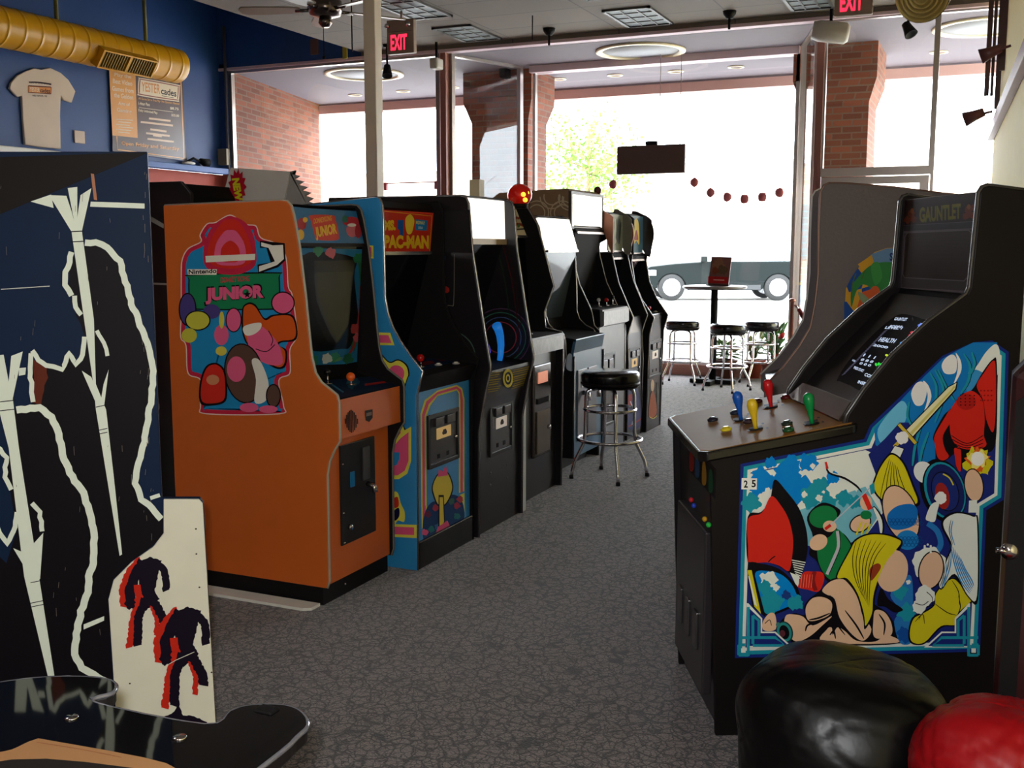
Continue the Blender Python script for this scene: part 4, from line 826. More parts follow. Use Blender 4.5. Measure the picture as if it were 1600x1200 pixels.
a.sp((70,72,110),[(615,620),(650,560),(690,600),(716,700),(716,790),(640,815),(618,740)]); a.sp((150,60,60),[(630,640),(660,620),(655,680),(635,690)]); a.l((150,60,60),[(640,800),(690,770),(716,750)],8); a.l((190,190,200),[(650,660),(670,720),(660,790)],5); a.build('front_artwork',t,cy=(7.745,8.088))
t,E8=round_cab('end arcade machine nearest the window, with a black round head and yellow and blue marquee',8.14,8.56,
  [(1012,397),(1010,408),(1015,440),(1026,466),(1044,492),(1037,516),(1035,560)],[(990,337),(1005,338),(1017,346),(1022,362),(1020,380),(1012,397)],[(1013,534),(1031,585)],K('marquee_bluegreen',(60,96,110),rough=.2,emit=.2),
  [((226,190,60),[(.25,.15),(.3,.8),(.5,.95),(.7,.75),(.75,.15),(.5,.25)]),((150,60,40),[(.35,.3),(.5,.6),(.65,.3)])],(230,226,220),matte,K('charcoal_panel2',(52,48,50),rough=.25))
a=Art((E8[-2][0]-.01,0,0),(1,0,0),lift=.004).at(800,440,.2832)
a.sp((150,80,50),[(752,740),(760,640),(775,600),(790,650),(796,720),(775,750)]); a.sp((190,160,130),[(764,560),(772,540),(782,560),(778,600),(766,600)]); a.sp((70,70,60),[(735,620),(748,560),(755,650),(740,700)]); a.sp((70,70,60),[(796,560),(808,600),(806,680),(796,690)]); a.l((200,180,90),[(755,745),(775,755),(796,740)],4); a.build('front_artwork',t,cy=(8.165,8.538))
joystick(t,-2.52,8.36,.96,K('red_knob',None),.02,.02)
button(t,-2.50,8.48,.955,white)

# --- white starburst board on the machines
def star():
    P=[un(*p,'y',4.42) for p in [(360,262),(453,268),(443,318),(346,315)]]
    t=thing('display_board','white folded starburst board with a red burst, standing on the machines','sign',(P[3].x,4.42,1.68))
    MB().prism(P,(0,.012,0)).build('board',K('card_white',(196,190,184),rough=.8),t)
    pts=[(453,268)]
    for k in range(9): x=453+34*math.sin(k/8*1.55); y=268+70*(k/8); pts+= [(x+7,y-2),(x-1,y+3)]
    pts=pts+[(486,345),(440,345)]
    MB().prism([un(x,y,'y',4.42)+Vector((0,.005,0)) for x,y in pts],(0,.012,0)).build('burst_edge',K('card_grey',(150,144,140),rough=.8),t)
    a=Art((0,4.415,0),(0,-1,0)).at(340,230,.1875); st=[]
    for k in range(26):
        q=2*math.pi*k/26; r_=1 if k%2==0 else .74; st.append((165+78*r_*math.cos(q)*1.0+(0),330+155*r_*math.sin(q)))
    a.p((170,20,40),st); a.t((210,200,30),'NEW',(118,262),(150,450),(62,-6),.06); a.build('new_burst',t)
star()

# ================================================================== FOUR-PLAYER CABINET (right), set at an angle
GA=math.radians(26.6); GO=Vector((-.687,3.054,0)); GX=Matrix.Translation(GO) @ Matrix.Rotation(GA,4,'Z'); GN=Vector((-math.sin(GA),math.cos(GA),0))
def G(s_,n_,z_): return GX @ Vector((s_,n_,z_))
GW=.58
t=thing('arcade_cabinet','large black four-player arcade machine with coloured joysticks and a comic-style blue framed side panel','arcade machine',tuple(GO),GA)
GP=[(0,0),(-.02,.45),(-.037,.86),(.36,.935),(.37,.99),(.419,1.066),(.499,1.168),(.605,1.268),(.712,1.346),(.72,1.366),(.733,1.64),(.742,1.655),(.757,1.66),(.88,1.645),(.88,0)]
g1=MB(GX).xz(GP,0,.02).build('side_panel',black,t,.003); MB(GX).xz(GP,GW-.02,GW).build('side_panel',black,t,.003)
ge=[GX@Vector((x-.002,0.0,z)) for x,z in GP[3:14]]; MB().tube([GX@Vector((x-.001,.01,z+.001)) for x,z in GP[3:14]],.0075,6).build('edge_moulding',K('black_edging',(60,56,54),rough=.25),t); MB().tube([GX@Vector((x-.001,GW-.01,z+.001)) for x,z in GP[3:14]],.0075,6).build('edge_moulding',K('black_edging',None),t)
MB(GX).xz([(.02,0),(.0,.45),(-.017,.86),(.0,.87),(.86,.9),(.86,0)],.02,GW-.02).build('lower_body',blk2,t)
MB(GX).xz([(.37,.93),(.385,.965),(.735,1.325),(.745,1.345),(.757,1.635),(.86,1.63),(.86,.93)],.02,GW-.02).build('upper_body',matte,t)
# control panel slopes up towards the screen
zp=lambda s_: .893+(s_+.04)*.178
CP=[(-.055,-.03),(-.075,.0),(-.05,.60),(-.03,.625),(.42,.655),(.40,.0),(.385,-.02)]
top=[(s_,n_,zp(s_)) for s_,n_ in CP]; m=MB(GX)
m.prism([(a,b,c-.032) for a,b,c in top],(0,0,.030)); cpo=m.build('control_panel',K('black_panel_edge',(20,17,16),rough=.25),t,.006)
def goldmat():
    m=M('bronze_overlay',(136,94,42),rough=.5,noise=.25,scale=9,spec=.12); return m
MB(GX).prism([(a+(.010 if a<0 else -.006),b+(.014 if b<.3 else -.014),c-.002) for a,b,c in top],(0,0,.003)).build('panel_overlay',goldmat(),cpo)
PP=G(-.04,0,.893+.001); PN=(GX.to_3x3() @ Vector((-.178,0,1))).normalized()
def onp(px,py): return hit(px,py,PP,PN)
a=Art(PP,PN,lift=.0022).at()
for px,py,c in ((1205,637,(120,40,30)),(1290,655,(60,100,50)),): pass
for (x,y) in ((1158,655),(1181,670),(1205,634),(1268,661)):
    a.l((24,18,16),[(x-11,y+1),(x+10,y-3)],3,sm=False)
    for dx,dy in ((-11,4),(11,-7),(18,0),(-2,9)): a.e((40,28,22),x+dx,y+dy,2.2,1.2,n=10)
a.build('panel_marks',cpo)
batprof=[(0,0),(.006,0),(.007,.02),(.010,.042),(.0155,.064),(.017,.077),(.0135,.089),(.006,.095),(0,.096)]
for (px,py,c,nm) in ((1158,657,(28,90,190),'blue'),(1181,671,(226,190,40),'yellow'),(1205,637,(210,30,36),'red'),(1269,663,(16,140,70),'green')):
    p=onp(px,py); j=MB().lathe([(0,0),(.022,0),(.022,.002),(0,.002)],p+PN*.001,18,PN).build('joystick',matte,t)
    MB().lathe(batprof,p+PN*.002,22,PN).build('bat_grip',K('bat_'+nm,c,rough=.25,noise=.01),j,0); j.children[0]['label']=nm+' bat-top joystick grip'
for k,(px,py,c) in enumerate(((1114,658,(30,26,40)),(1149,647,(30,40,60)),(1135,673,(226,206,50)),(1170,661,(50,30,40)),(1184,629,(60,24,26)),(1228,623,(90,20,22)),(1230,664,(40,50,40)),(1232,674,(30,80,40)))):
    p=onp(px,py); b=MB().lathe([(0,0),(.017,0),(.018,.006),(.014,.010),(.011,.008),(0,.008)],p+PN*.001,20,PN).build('fire_button',K('btn%d'%k,c,rough=.2),t); MB().lathe([(0,0),(.010,0),(.009,.013),(0,.013)],p+PN*.001,16,PN).build('plunger',K('btn%d'%k,None),b)
# screen slope
S0=Vector((.40,0,.985)); S1=Vector((.725,0,1.325)); sd=(S1-S0); SNl=Vector((-sd.z,0,sd.x)).normalized(); SP=GX@(S0+SNl*.004); SN=GX.to_3x3()@SNl
sd.normalize()
def Q(u,n_,h=0): v=S0+sd*u+SNl*h; return (v.x,n_,v.z)
L_=(S1-S0).length
mm=MB(GX); mm.prism([Q(0,.02),Q(L_,.02),Q(L_,GW-.02),Q(0,GW-.02)],tuple(SNl*.004)); bez=mm.build('screen_bezel',K('bezel_plastic',(22,19,19),rough=.3),t)
a=Art(SP,SN).at(1250,270,.29167)
scr=[(520,765),(560,758),(610,768),(660,785),(702,803),(590,930),(470,1060),(342,1164),(270,1140),(215,1118),(200,1108),(260,1010),(370,890),(450,815)]
a.sp((14,13,17),scr,4); a.build('screen_glass',t)
a=Art(SP,SN,lift=.002,glow=.9).at(1250,270,.29167)
wt=(190,205,230)
for s_,A_,B_,h_ in [('GAUNTLET',(505,792),(572,796),(8,-16)),('LEVEL 1',(455,838),(545,842),(10,-14)),('SCORE',(480,830),(545,834),(8,-12)),('HEALTH',(420,905),(505,915),(18,-22)),('2000',(390,930),(470,945),(8,-12)),('1 1 1',(338,985),(400,1000),(12,-14)),('8 8 8',(325,1008),(390,1022),(10,-12)),('0 0 0',(318,1028),(378,1042),(10,-12)),('PRESS START',(288,1052),(340,1072),(8,-14)),('COINS',(345,1090),(405,1112),(10,-16)),('INSERT',(310,1130),(372,1148),(8,-16)),('WIZARD',(280,1010),(300,1018),(6,-8))]: a.t(wt,s_,A_,B_,h_,.03)
a.at(1250,270,.29167)
rn=random.Random(3)
for (x,y,c) in ((665,815,(90,120,220)),(612,870,(200,50,60)),(552,922,(50,140,220)),(492,980,(190,220,40)),(436,1040,(40,210,60))):
    for k in range(7): a.e(c,x+rn.uniform(-24,24),y+rn.uniform(-12,12),9,6,rn.uniform(0,180),n=10)
for k in range(26): a.l((60,60,80),[(230+k*9,1090-k*9.2),(250+k*9,1080-k*9.2)],4,sm=False)
a.build('screen_text',t)
MB(GX).prism([Q(-.045,.03,.002),Q(.03,.06,.006),Q(.03,GW-.06,.006),Q(-.045,GW-.03,.002)],tuple(SNl*.02)).build('lower_bezel_lid',K('brown_smoke',(52,42,32),rough=.15,coat=.5),t,.004)
MB(GX).prism([(.365,.02,.962),(.40,.02,.985),(.40,GW-.02,.985),(.365,GW-.02,.962)],(0,0,.014)).build('hinge_rail',K('hinge_metal',(70,58,44),rough=.3,metal=.6),t,.003)
# marquee and speaker face
MP=G(.735,0,1.5); MN=GX.to_3x3()@Vector((-1,0,.048)); MN.normalize()
MB(GX).prism([(.735,.02,1.345),(.748,.02,1.645),(.748,GW-.02,1.645),(.735,GW-.02,1.345)],(.01,0,0)).build('head_panel',K('head_grey',(52,45,48),rough=.4),t)
a=Art(G(.733,0,1.36),MN).at(1380,290,.15839)
a.p((34,18,16),[(205,150),(940,60),(925,350),(210,390)]); a.p((44,40,44),[(205,395),(925,355),(910,420),(205,450)])
gy=(66,92,30)
for k,c in enumerate(((60,76,24),(104,96,22))): a.t(c,'GAUNTLET',(362-3*k,372-6*k),(770-3*k,330-6*k),(0,-150),.05-.02*k)
for (x,y) in ((280,280),(300,330),(240,340),(840,240),(870,290),(820,300),(900,220)): a.b((96,40,18),x,y,34,x,n=20)
for (x,y) in ((290,250),(850,210)): a.e((120,70,30),x,y,18,26)
a.build('marquee_artwork',t)
a=Art(G(.733,0,1.36),MN,lift=.0015).at(1380,290,.15839)
a.p((92,80,82),[(205,455),(905,420),(875,1062),(190,1010),(180,900)]); a.p((54,46,48),[(212,470),(890,432),(868,1040),(190,1005),(186,900)])
gr=[(240,462),(850,436),(882,470),(860,880),(805,945),(212,912),(192,875),(214,505)]; a.p((96,88,92),gr); a.p((42,30,26),inset(gr,9))
for k in range(34): y=480+k*12.6; a.l((58,44,38),[(222,y+8),(868,y-12+k*.8)],3,sm=False)
a.build('speaker_grille',t)
# front face details
FN=GX.to_3x3()@Vector((-1,0,-.045)); FP=G(-.026,0,.45)
a=Art(G(-.022,0,.45),GX.to_3x3()@Vector((-1,0,-.04)),lift=.003).at(1050,560,.25)
a.p((44,38,40),[(105,480),(280,690),(275,880),(112,700)]); a.p((20,18,20),[(112,500),(270,695),(266,860),(118,700)])
for x,c in ((130,(120,30,26)),(165,(24,60,96)),(208,(150,110,24)),(250,(24,80,50))): a.sp(c,[(x-10,560+(x-130)*1.2),(x+6,560+(x-130)*1.2),(x+14,640+(x-130)*1.2),(x+8,700+(x-130)*1.15),(x-14,690+(x-130)*1.1)])
a.build('front_artwork',t)
cd=MB(GX).box(-.03,.0,.07,.50,.10,.62).build('coin_door',K('coin_door_paint',None),t,.006)
for k,(px,py,c) in enumerate(((1080,781,(220,30,40)),(1084,790,(40,70,210)),(1101,811,(230,170,20)),(1107,820,(30,200,70)))):
    p=hit(px,py,G(-.04,0,.6),GX.to_3x3()@Vector((-1,0,0))); MB().ball(p,.008,seg=12,rings=8).build('coin_light',K('coin_light%d'%k,tuple(int(v*.75) for v in c),emit=.15),cd)
for n_ in (.14,.26,.38): MB(GX).box(-.038,-.028,n_,n_+.05,.22,.34).build('coin_return',steel,cd,.003)
# side artwork: framed comic-style panel, plain shapes in its colours
a=Art(GO,GN,eps=.00005).at()
OUT=[(1148,1028),(1157,725),(1350,686),(1359,665),(1424,603),(1472,556),(1520,535),(1550,532),(1576,550),(1569,780),(1541,797),(1531,1018)]
nv=(24,44,124); te=(30,150,170); wh=(232,236,226); bl=(0,132,214); yl=(216,202,30); sk=(232,190,156); rd=(214,40,28); bk=(16,12,18); gn=(22,124,66)
a.p(nv,OUT); a.p(te,inset(OUT,5)); a.p(wh,inset(OUT,11)); IN=inset(OUT,16); a.p((32,44,120),IN)
# backgrounds
a.p(wh,[(1168,741),(1352,703),(1372,712),(1366,752),(1380,800),(1352,838),(1300,850),(1168,846)])
a.p((120,190,206),[(1240,800),(1352,760),(1376,800),(1352,838),(1300,860),(1250,850)])
a.at(1130,740,.29375)
for x,y,r_,c,sd_ in [(200,30,60,bl,1),(150,150,50,te,2),(240,40,40,bl,3),(330,10,70,bl,4),(400,90,75,bl,5),(360,-40,55,bl,6),(470,120,60,te,7),(450,-60,48,bl,8),(520,60,40,te,9),(560,140,50,te,10),(600,90,46,wh,11),(640,130,40,te,12),(580,20,34,bl,13),(250,-60,30,bl,14),(180,80,34,bl,15),(700,60,30,wh,16),(475,-40,14,wh,17),(430,110,16,wh,18),(510,130,18,wh,19),(700,150,34,te,20)]: a.b(c,x,y,r_,sd_)
a.at(1300,520,.25)
a.p((20,120,190),[(270,700),(262,600),(500,345),(690,160),(800,100),(880,60),(1030,60),(1020,330),(900,330),(830,420),(730,520),(650,620),(640,860),(540,900),(500,800),(300,720)])
a.sp((110,190,224),[(285,600),(400,450),(450,430),(470,500),(420,620),(320,700)]); a.p((28,40,116),[(225,760),(330,660),(420,560),(520,560),(540,830),(520,1060),(300,960),(240,800)])
a.sp(wh,[(900,210),(960,120),(1020,70),(1046,120),(1040,240),(980,330),(880,320),(850,250)]); a.sp((60,150,206),[(850,270),(900,230),(1000,300),(1000,400),(900,420),(840,370)])
for pts in ([(480,430),(470,520),(500,600),(440,690)],[(610,250),(650,330),(640,450),(590,520)],[(640,230),(690,330),(690,420),(640,560)],[(820,130),(860,200),(850,300),(800,380)],[(560,560),(520,700),(500,830)],[(600,620),(560,740),(540,860)],[(870,120),(890,190),(860,260)],[(660,230),(720,350),(760,420)]): a.l(te,pts,20,True); a.l(bk,[(x+9,y+3) for x,y in pts],5,True)
a.sp((236,234,230),[(492,380),(520,318),(560,305),(588,345),(584,400),(560,450),(516,448)]); a.sp((236,234,230),[(682,205),(705,160),(750,135),(778,170),(772,240),(740,258),(700,250)])
a.sp((240,238,232),[(566,300),(600,330),(618,400),(590,470),(560,520),(585,450),(594,380)]); a.sp((240,238,232),[(770,125),(800,170),(806,230),(780,290),(752,330),(776,260),(784,190)])
# concentric shield shape
a.e(bk,690,985,138,205,-18); a.e((230,234,230),570,870,60,70,-30); a.e(bk,700,985,132,192,-18); a.e(te,702,985,124,184,-18); a.e((26,36,96),706,986,112,172,-18); a.e(bk,704,990,84,128,-18); a.e((30,46,116),704,990,78,122,-18); a.e((160,40,36),686,1018,44,84,-10); a.e(bk,690,1020,12,24)
a.l(yl,[(690,880),(730,905),(755,950)],8)
# sword
a.p(bk,[(455,605),(720,335),(782,302),(774,356),(505,655)]); a.p((236,230,180),[(463,605),(724,340),(774,312),(766,350),(502,645)]); a.p((214,200,110),[(484,622),(735,360),(756,332),(768,336),(745,368),(496,636)])
a.l(bk,[(412,568),(522,692)],28,sm=False); a.l((206,180,60),[(414,570),(520,690)],20,sm=False); a.l((206,180,60),[(440,655),(385,712)],22,sm=False)
a.p(bk,[(326,800),(388,700),(450,720),(412,815)]); a.p(wh,[(333,797),(390,706),(444,724),(408,808)]); a.b((240,238,232),435,655,40,5,amp=.1); 
# red shape with stripes
a.sp(bk,[(630,640),(690,520),(740,470),(800,385),(870,355),(940,240),(1000,165),(1026,200),(1024,620),(990,740),(900,735),(800,850),(770,830),(790,735),(700,800),(650,785),(640,700)])
a.sp(rd,[(638,640),(700,530),(736,480),(745,540),(690,640),(700,720),(726,770),(690,796),(656,776),(640,700)]); a.sp(rd,[(736,480),(800,395),(870,362),(935,420),(950,540),(945,640),(960,700),(900,728),(800,718),(745,660),(730,560)]); a.sp(rd,[(900,330),(945,250),(1000,175),(1018,220),(1018,500),(1000,620),(960,540),(940,420)]); a.sp(rd,[(760,720),(800,730),(800,860),(775,840),(765,780)])
for k in range(4): a.l(bk,[(742,640+k*22),(840,690+k*14),(940,640+k*24)],5)
a.e((180,30,24),835,430,60,50)
for k in range(16): a.e(bk,800+(k%4)*28,390+(k//4)*20,5,4,n=8)
for k in range(12): a.e((150,20,16),925+(k%4)*22,360+(k//4)*30,6,5,n=8)
# fireball and hand-coloured shape
a.b(yl,905,800,84,31,amp=.3); a.b((226,96,30),905,795,66,33,amp=.3); a.b((246,230,120),905,790,56,34); a.e((250,248,240),905,785,42,44)
a.e(bk,880,950,62,106,-8).e(sk,880,950,55,99,-8)
a.p(wh,[(850,1046),(900,1040),(900,1120),(846,1120)])
# yellow and tan column, blue bands
a.at(1130,740,.29375)
a.sp(bk,[(790,80),(812,-10),(860,-90),(900,-112),(960,-60),(1010,60),(1042,160),(960,176),(860,160)]); a.sp(yl,[(800,78),(820,-8),(864,-82),(900,-102),(952,-54),(1000,62),(1028,150),(960,164),(864,150)])
for k in range(6): a.l(bk,[(880+k*8,-80+k*8),(850+k*18,30),(830+k*30,130)],4,True)
a.e(bk,940,210,92,160,-20).e(sk,940,210,85,153,-20)
a.sp((20,110,190),[(868,220),(920,170),(1000,160),(1030,200),(1010,270),(930,296),(880,280)]); a.e((30,130,200),975,350,60,52)
for r_ in range(5):
    for k in range(9): a.ring((12,70,130),880+k*20+(r_%2)*10,(245,262,340,358,376)[r_],10,2.5,n=12)
a.sp(wh,[(1070,230),(1100,160),(1140,150),(1130,200),(1118,250),(1085,248)]); a.b((240,238,232),1150,125,32,6,amp=.1); a.l((40,120,190),[(1080,260),(1130,300),(1150,370),(1120,420)],30)
# left: black crescent and red field
a.sp(bk,[(268,28),(330,88),(398,180),(436,290),(444,390),(430,470),(395,560),(340,520),(270,478),(190,462),(126,466),(126,226),(196,200),(245,130)]); a.sp(rd,[(250,116),(305,170),(345,245),(366,340),(362,430),(345,512),(295,486),(235,468),(150,462),(128,380),(128,236),(200,205)]); a.p(rd,[(128,236),(160,222),(160,466),(128,466)]); a.l(bk,[(235,465),(255,445),(272,434)],6)
for k in range(8): a.l(wh,[(360+k*3,455+k*12),(432-k*4,468+k*12)],5,sm=False)
a.p(wh,[(350,520),(400,540),(395,600),(378,580)])
a.sp(bk,[(126,480),(200,474),(290,500),(350,550),(390,600),(400,670),(330,720),(220,745),(150,660)]); a.sp(bl,[(165,525),(230,512),(300,530),(350,572),(378,620),(388,670),(320,710),(220,735),(190,640)]); a.b(wh,235,560,44,41); a.b(te,215,600,36,42); a.b((30,60,130),330,640,24,43); a.b(te,250,680,60,44); a.b(wh,275,600,18,45); a.b(te,380,680,40,46)
a.p(bk,[(122,505),(155,505),(222,760),(150,700)]); a.p(yl,[(124,508),(146,508),(196,740),(160,700)]); a.p(wh,[(128,540),(134,540),(175,700),(160,690)])
# green shape with bow
a.sp(bk,[(440,225),(520,150),(612,185),(604,225),(560,245),(600,290),(650,330),(684,400),(672,520),(600,580),(540,560),(490,460),(450,420),(470,330)]); a.e(gn,525,225,75,58,-15); a.sp(gn,[(500,360),(560,330),(600,290),(650,340),(676,400),(664,510),(600,560),(545,545),(500,460)]); a.e(sk,560,275,36,30); a.e(sk,500,360,50,40,-30)
a.l((190,190,200),[(600,300),(606,380),(580,450),(545,530)],16); a.l(bk,[(612,300),(616,380),(592,450),(556,530)],4)
a.e(bk,722,260,62,46,-30).e(sk,722,260,55,39,-30).e(gn,752,215,30,24); a.e(sk,752,150,32,40); a.l(rd,[(740,105),(775,185)],26,sm=False)
a.l((190,196,205),[(545,285),(790,55)],6,sm=False); a.l(rd,[(535,290),(565,268)],16,sm=False); a.p(te,[(770,60),(795,40),(800,95),(778,108)])
a.l(bk,[(540,-60),(555,-10),(640,20),(700,60),(730,95)],13,True); a.l(wh,[(545,-64),(562,-14),(640,12),(700,50)],5); a.l(rd,[(538,-66),(548,-30)],12,sm=False); a.l(bk,[(790,170),(830,240),(838,310)],30,True); a.l(wh,[(792,175),(826,245),(832,312)],20,True)
for k in range(3): a.l(yl,[(700+k*26,320),(730+k*22,250+k*6)],9,sm=False)
a.sp(rd,[(395,580),(420,520),(470,515),(520,520),(530,560),(500,620),(440,610),(395,600)]); a.l((140,30,30),[(480,515),(470,560),(485,615)],22); a.l((150,60,50),[(410,600),(420,530)],4)
for k in range(5): a.l((250,120,100),[(412+k*14,530),(405+k*14,600)],3,sm=False)
# big tan form
a.sp(bk,[(512,612),(560,560),(620,545),(690,562),(740,640),(800,690),(860,730),(905,800),(925,895),(500,905),(470,888),(370,898),(330,850),(290,810),(310,765),(370,735),(425,745),(424,700),(450,660)])
a.sp(sk,[(520,612),(562,568),(620,554),(684,570),(712,640),(730,740),(780,820),(740,880),(680,850),(612,760),(585,660),(540,635)]); a.sp(sk,[(432,740),(436,695),(470,655),(525,650),(570,680),(560,740),(500,770),(450,775)]); a.sp(sk,[(318,790),(330,745),(375,742),(420,755),(470,800),(570,750),(520,800),(450,860),(380,885),(335,840)]); a.sp(sk,[(530,890),(545,820),(570,812),(575,850),(600,810),(640,830),(700,880),(800,885),(860,850),(915,892)]); a.sp(sk,[(790,780),(800,720),(850,730),(886,790),(885,850),(820,870),(790,850)])
for pts in ([(560,640),(590,700),(600,790),(640,850)],[(640,720),(700,800),(740,870)],[(820,740),(850,790),(845,850)],[(560,850),(580,830),(590,870)],[(450,770),(500,760),(560,735)],[(430,830),(440,800),(470,790)]): a.l(bk,pts,10,True)
a.sp(sk,[(205,780),(240,735),(270,745),(272,820),(210,825)]); a.l(bk,[(215,790),(240,770),(250,800)],4); a.e((20,60,60),320,835,44,58,-15); a.e((40,140,140),318,835,38,52,-15); a.e(bk,318,835,26,38,-15); a.e((90,40,50),308,842,15,18); a.e((60,120,120),285,795,12)
a.sp((40,120,190),[(880,640),(930,560),(990,540),(1000,700),(985,800),(990,890),(930,890),(900,780),(930,720)]); a.b(te,930,620,40,61); a.b(te,965,730,44,62); a.b((20,80,160),955,850,40,63); a.b(wh,975,570,12,64)
a.sp(bk,[(830,600),(870,660),(930,700),(945,720),(900,730),(850,700),(810,690)])
a.sp(bk,[(590,540),(660,400),(690,345),(760,312),(850,312),(925,335),(945,365),(915,420),(870,480),(830,560),(800,640),(790,740),(745,820),(735,760),(700,640),(640,560)]); a.e(sk,890,510,82,112,12)
a.sp(yl,[(598,540),(668,400),(698,350),(764,320),(848,320),(918,342),(935,362),(900,410),(860,460),(820,540),(790,640),(782,735),(748,800),(740,740),(706,630),(650,550)]); a.sp((150,60,30),[(770,500),(810,470),(830,490),(800,540),(775,560)])
for k in range(7): a.l(bk,[(700+k*26,345-k*3+k*k),(680+k*20,440),(690+k*14,540),(730+k*6,640+k*10)],4.5,True)
# right: yellow mass and pale strands
a.sp(bk,[(994,760),(974,840),(990,895),(1064,895),(1150,810),(1232,800),(1244,740),(1322,660),(1270,590),(1205,545),(1120,620),(1108,690),(1050,725)]); a.sp(yl,[(1002,765),(982,840),(998,888),(1060,888),(1146,803),(1225,794),(1237,734),(1315,656),(1262,598),(1205,553),(1124,626),(1112,694),(1054,735)])
for pts in ([(1112,690),(1060,710),(1030,770)],[(1110,680),(1180,730),(1230,745)],[(1240,640),(1250,700),(1236,740)],[(1010,780),(1050,740),(1060,790)],[(1205,560),(1240,620),(1245,690)]): a.l(bk,pts,5,True)
a.sp(bk,[(1150,280),(1160,225),(1230,196),(1320,215),(1346,260),(1344,660),(1290,650),(1215,540),(1150,610),(1130,560),(1170,450),(1196,380)]); a.sp(wh,[(1162,280),(1170,235),(1232,205),(1316,223),(1338,262),(1338,640),(1290,640),(1220,525),(1150,600),(1140,560),(1180,450),(1206,375)])
for k in range(6): a.l((50,140,200),[(1200+k*10,370+k*14),(1215+k*12,460+k*8),(1250+k*12,560),(1300+k*4,630-k*8)],7,True)
for pts in ([(1190,400),(1186,480),(1150,590)],[(1170,460),(1160,540),(1138,600)],[(1200,240),(1190,300),(1210,370)]): a.l(bk,pts,4,True); a.l((50,140,200),[(x+10,y+4) for x,y in pts],6,True)
a.b(wh,1080,470,86,71,amp=.12); a.e(bk,1094,505,68,104,12).e(sk,1094,505,61,97,12)
a.b(wh,1062,640,52,72,amp=.12); a.b(wh,1030,700,36,73,amp=.15); a.l(bk,[(1010,680),(1050,690),(1080,670)],4); a.l(bk,[(1070,620),(1100,650),(1100,690)],4)
for k in range(9): a.e(wh,1060+(k%3)*16,378+(k//3)*16-(k%2)*8,6,n=10)
# frame corners
for sx in (0,1):
    def X_(x): return x if sx==0 else 1418-x
    a.p(wh,[(X_(118),680),(X_(126),680),(X_(200),760),(X_(200),830),(X_(270),830),(X_(362),914),(X_(118),914)]); a.p((28,44,120),[(X_(126),702),(X_(192),765),(X_(192),838),(X_(266),838),(X_(340),906),(X_(126),906)])
    for pts in ([(126,700),(126,960)],[(150,745),(182,772),(182,860)],[(75,862),(270,862),(318,904),(150,904)],[(75,900),(110,900)],[(150,745),(150,895)],[(75,955),(126,955)],[(75,900),(75,955)]): a.l(te,[(X_(x),y) for x,y in pts],15,sm=False)
    a.p(wh,[(X_(88),918),(X_(112),918),(X_(112),942),(X_(88),942)])
a.at(1050,560,.25); a.p((240,240,236),[(426,740),(522,742),(520,812),(424,810)]); a.t(bk,'2',(440,800),(464,800),(0,-46),.03); a.t(bk,'5',(488,798),(514,798),(0,-46),.03)
a.build('side_artwork',t)

# ================================================================== NEAR-LEFT CABINET (blue and black side, white lower board)
SA=math.radians(37.673); so=un(253,388+1.48*559,'z',0); SX=Matrix.Translation(so) @ Matrix.Rotation(SA,4,'Z'); SNn=Vector((-math.sin(SA),math.cos(SA),0))
def sl(px,py): q=SX.inverted() @ hit(px,py,so,SNn); return (q.x,q.z)
t=thing('arcade_cabinet','navy and black arcade machine at the near left with a white lower side board','arcade machine',tuple(so),SA)
tl_=sl(230,237); f1=sl(253,778); f2=sl(312,778); f3=sl(318,786); bz_=sl(337,1128)
xf=sl(337,1128)[0]
OUTL=[(-.95,0),(-.95,tl_[1]-.02),(tl_[0],tl_[1]),(f1[0],f1[1]),(f2[0],f2[1]),(f3[0],f3[1]),(xf,0)]
MB(SX).xz(OUTL,0,.02).build('side_panel',K('worn_navy_panel',(16,34,62),spec=.1,rough=.5,noise=.15,scale=5),t,.002)
MB(SX).xz([(-.93,.02),(-.93,tl_[1]-.06),(tl_[0]-.08,tl_[1]-.05),(tl_[0]-.07,f1[1]+.1),(f1[0]-.09,0)],.02,.5).build('body',matte,t)
a=Art(so,SNn,eps=.00008).at()
nvy=(16,34,62); hood=(26,21,20); wo=(226,234,220)
a.p(hood,[(-260,254),(229,238),(229,240),(0,335),(-260,440)])
cr_=[(256,779),(311,779),(317,786),(337,1128),(338,1215),(186,1215),(182,1120),(170,935),(178,905),(205,878),(240,853),(256,832)]
blk=[(143,378),(165,382),(185,400),(200,445),(216,495),(236,545),(238,600),(230,650),(214,715),(210,762),(236,795),(254,812),(255,832),(240,852),(205,877),(178,904),(169,935),(180,1120),(184,1215),(-260,1215),(-260,640),(-60,660),(0,690),(24,640),(50,632),(50,560),(60,568),(85,578),(98,580),(108,556),(118,572),(128,566),(133,525),(118,490),(108,455),(108,420),(120,392)]
a.p(bk,ragged(blk+[blk[0]],1.2,9,5)); a.p(nvy,[(-260,690),(-20,700),(22,655),(26,690),(8,720),(20,790),(26,830),(10,880),(-20,850),(-260,900)])
a.p((96,40,24),ragged([(52,560),(72,574),(76,590),(70,602),(64,634),(52,628),(52,560)],1.5,8,2))
def rl(pts,w_,sd_): w_*=1.25; a.l(wo,ragged(pts,1.3,7,sd_),w_,sm=False)
rl([(133,380),(150,378),(168,387),(187,408),(196,440),(206,475),(222,515),(234,550),(239,580),(237,622),(231,655),(226,690),(217,722),(211,755),(221,780),(238,794),(252,811)],8,1)
rl([(113,394),(103,425),(102,445),(112,462)],7,2); rl([(116,462),(118,480),(127,492)],6,3)
rl([(50,548),(60,563),(72,572),(84,573),(97,577),(108,551),(118,571),(127,561),(132,526)],6,4); rl([(49,552),(48,590),(52,628)],6,5); rl([(152,516),(162,536),(168,556)],5,6)
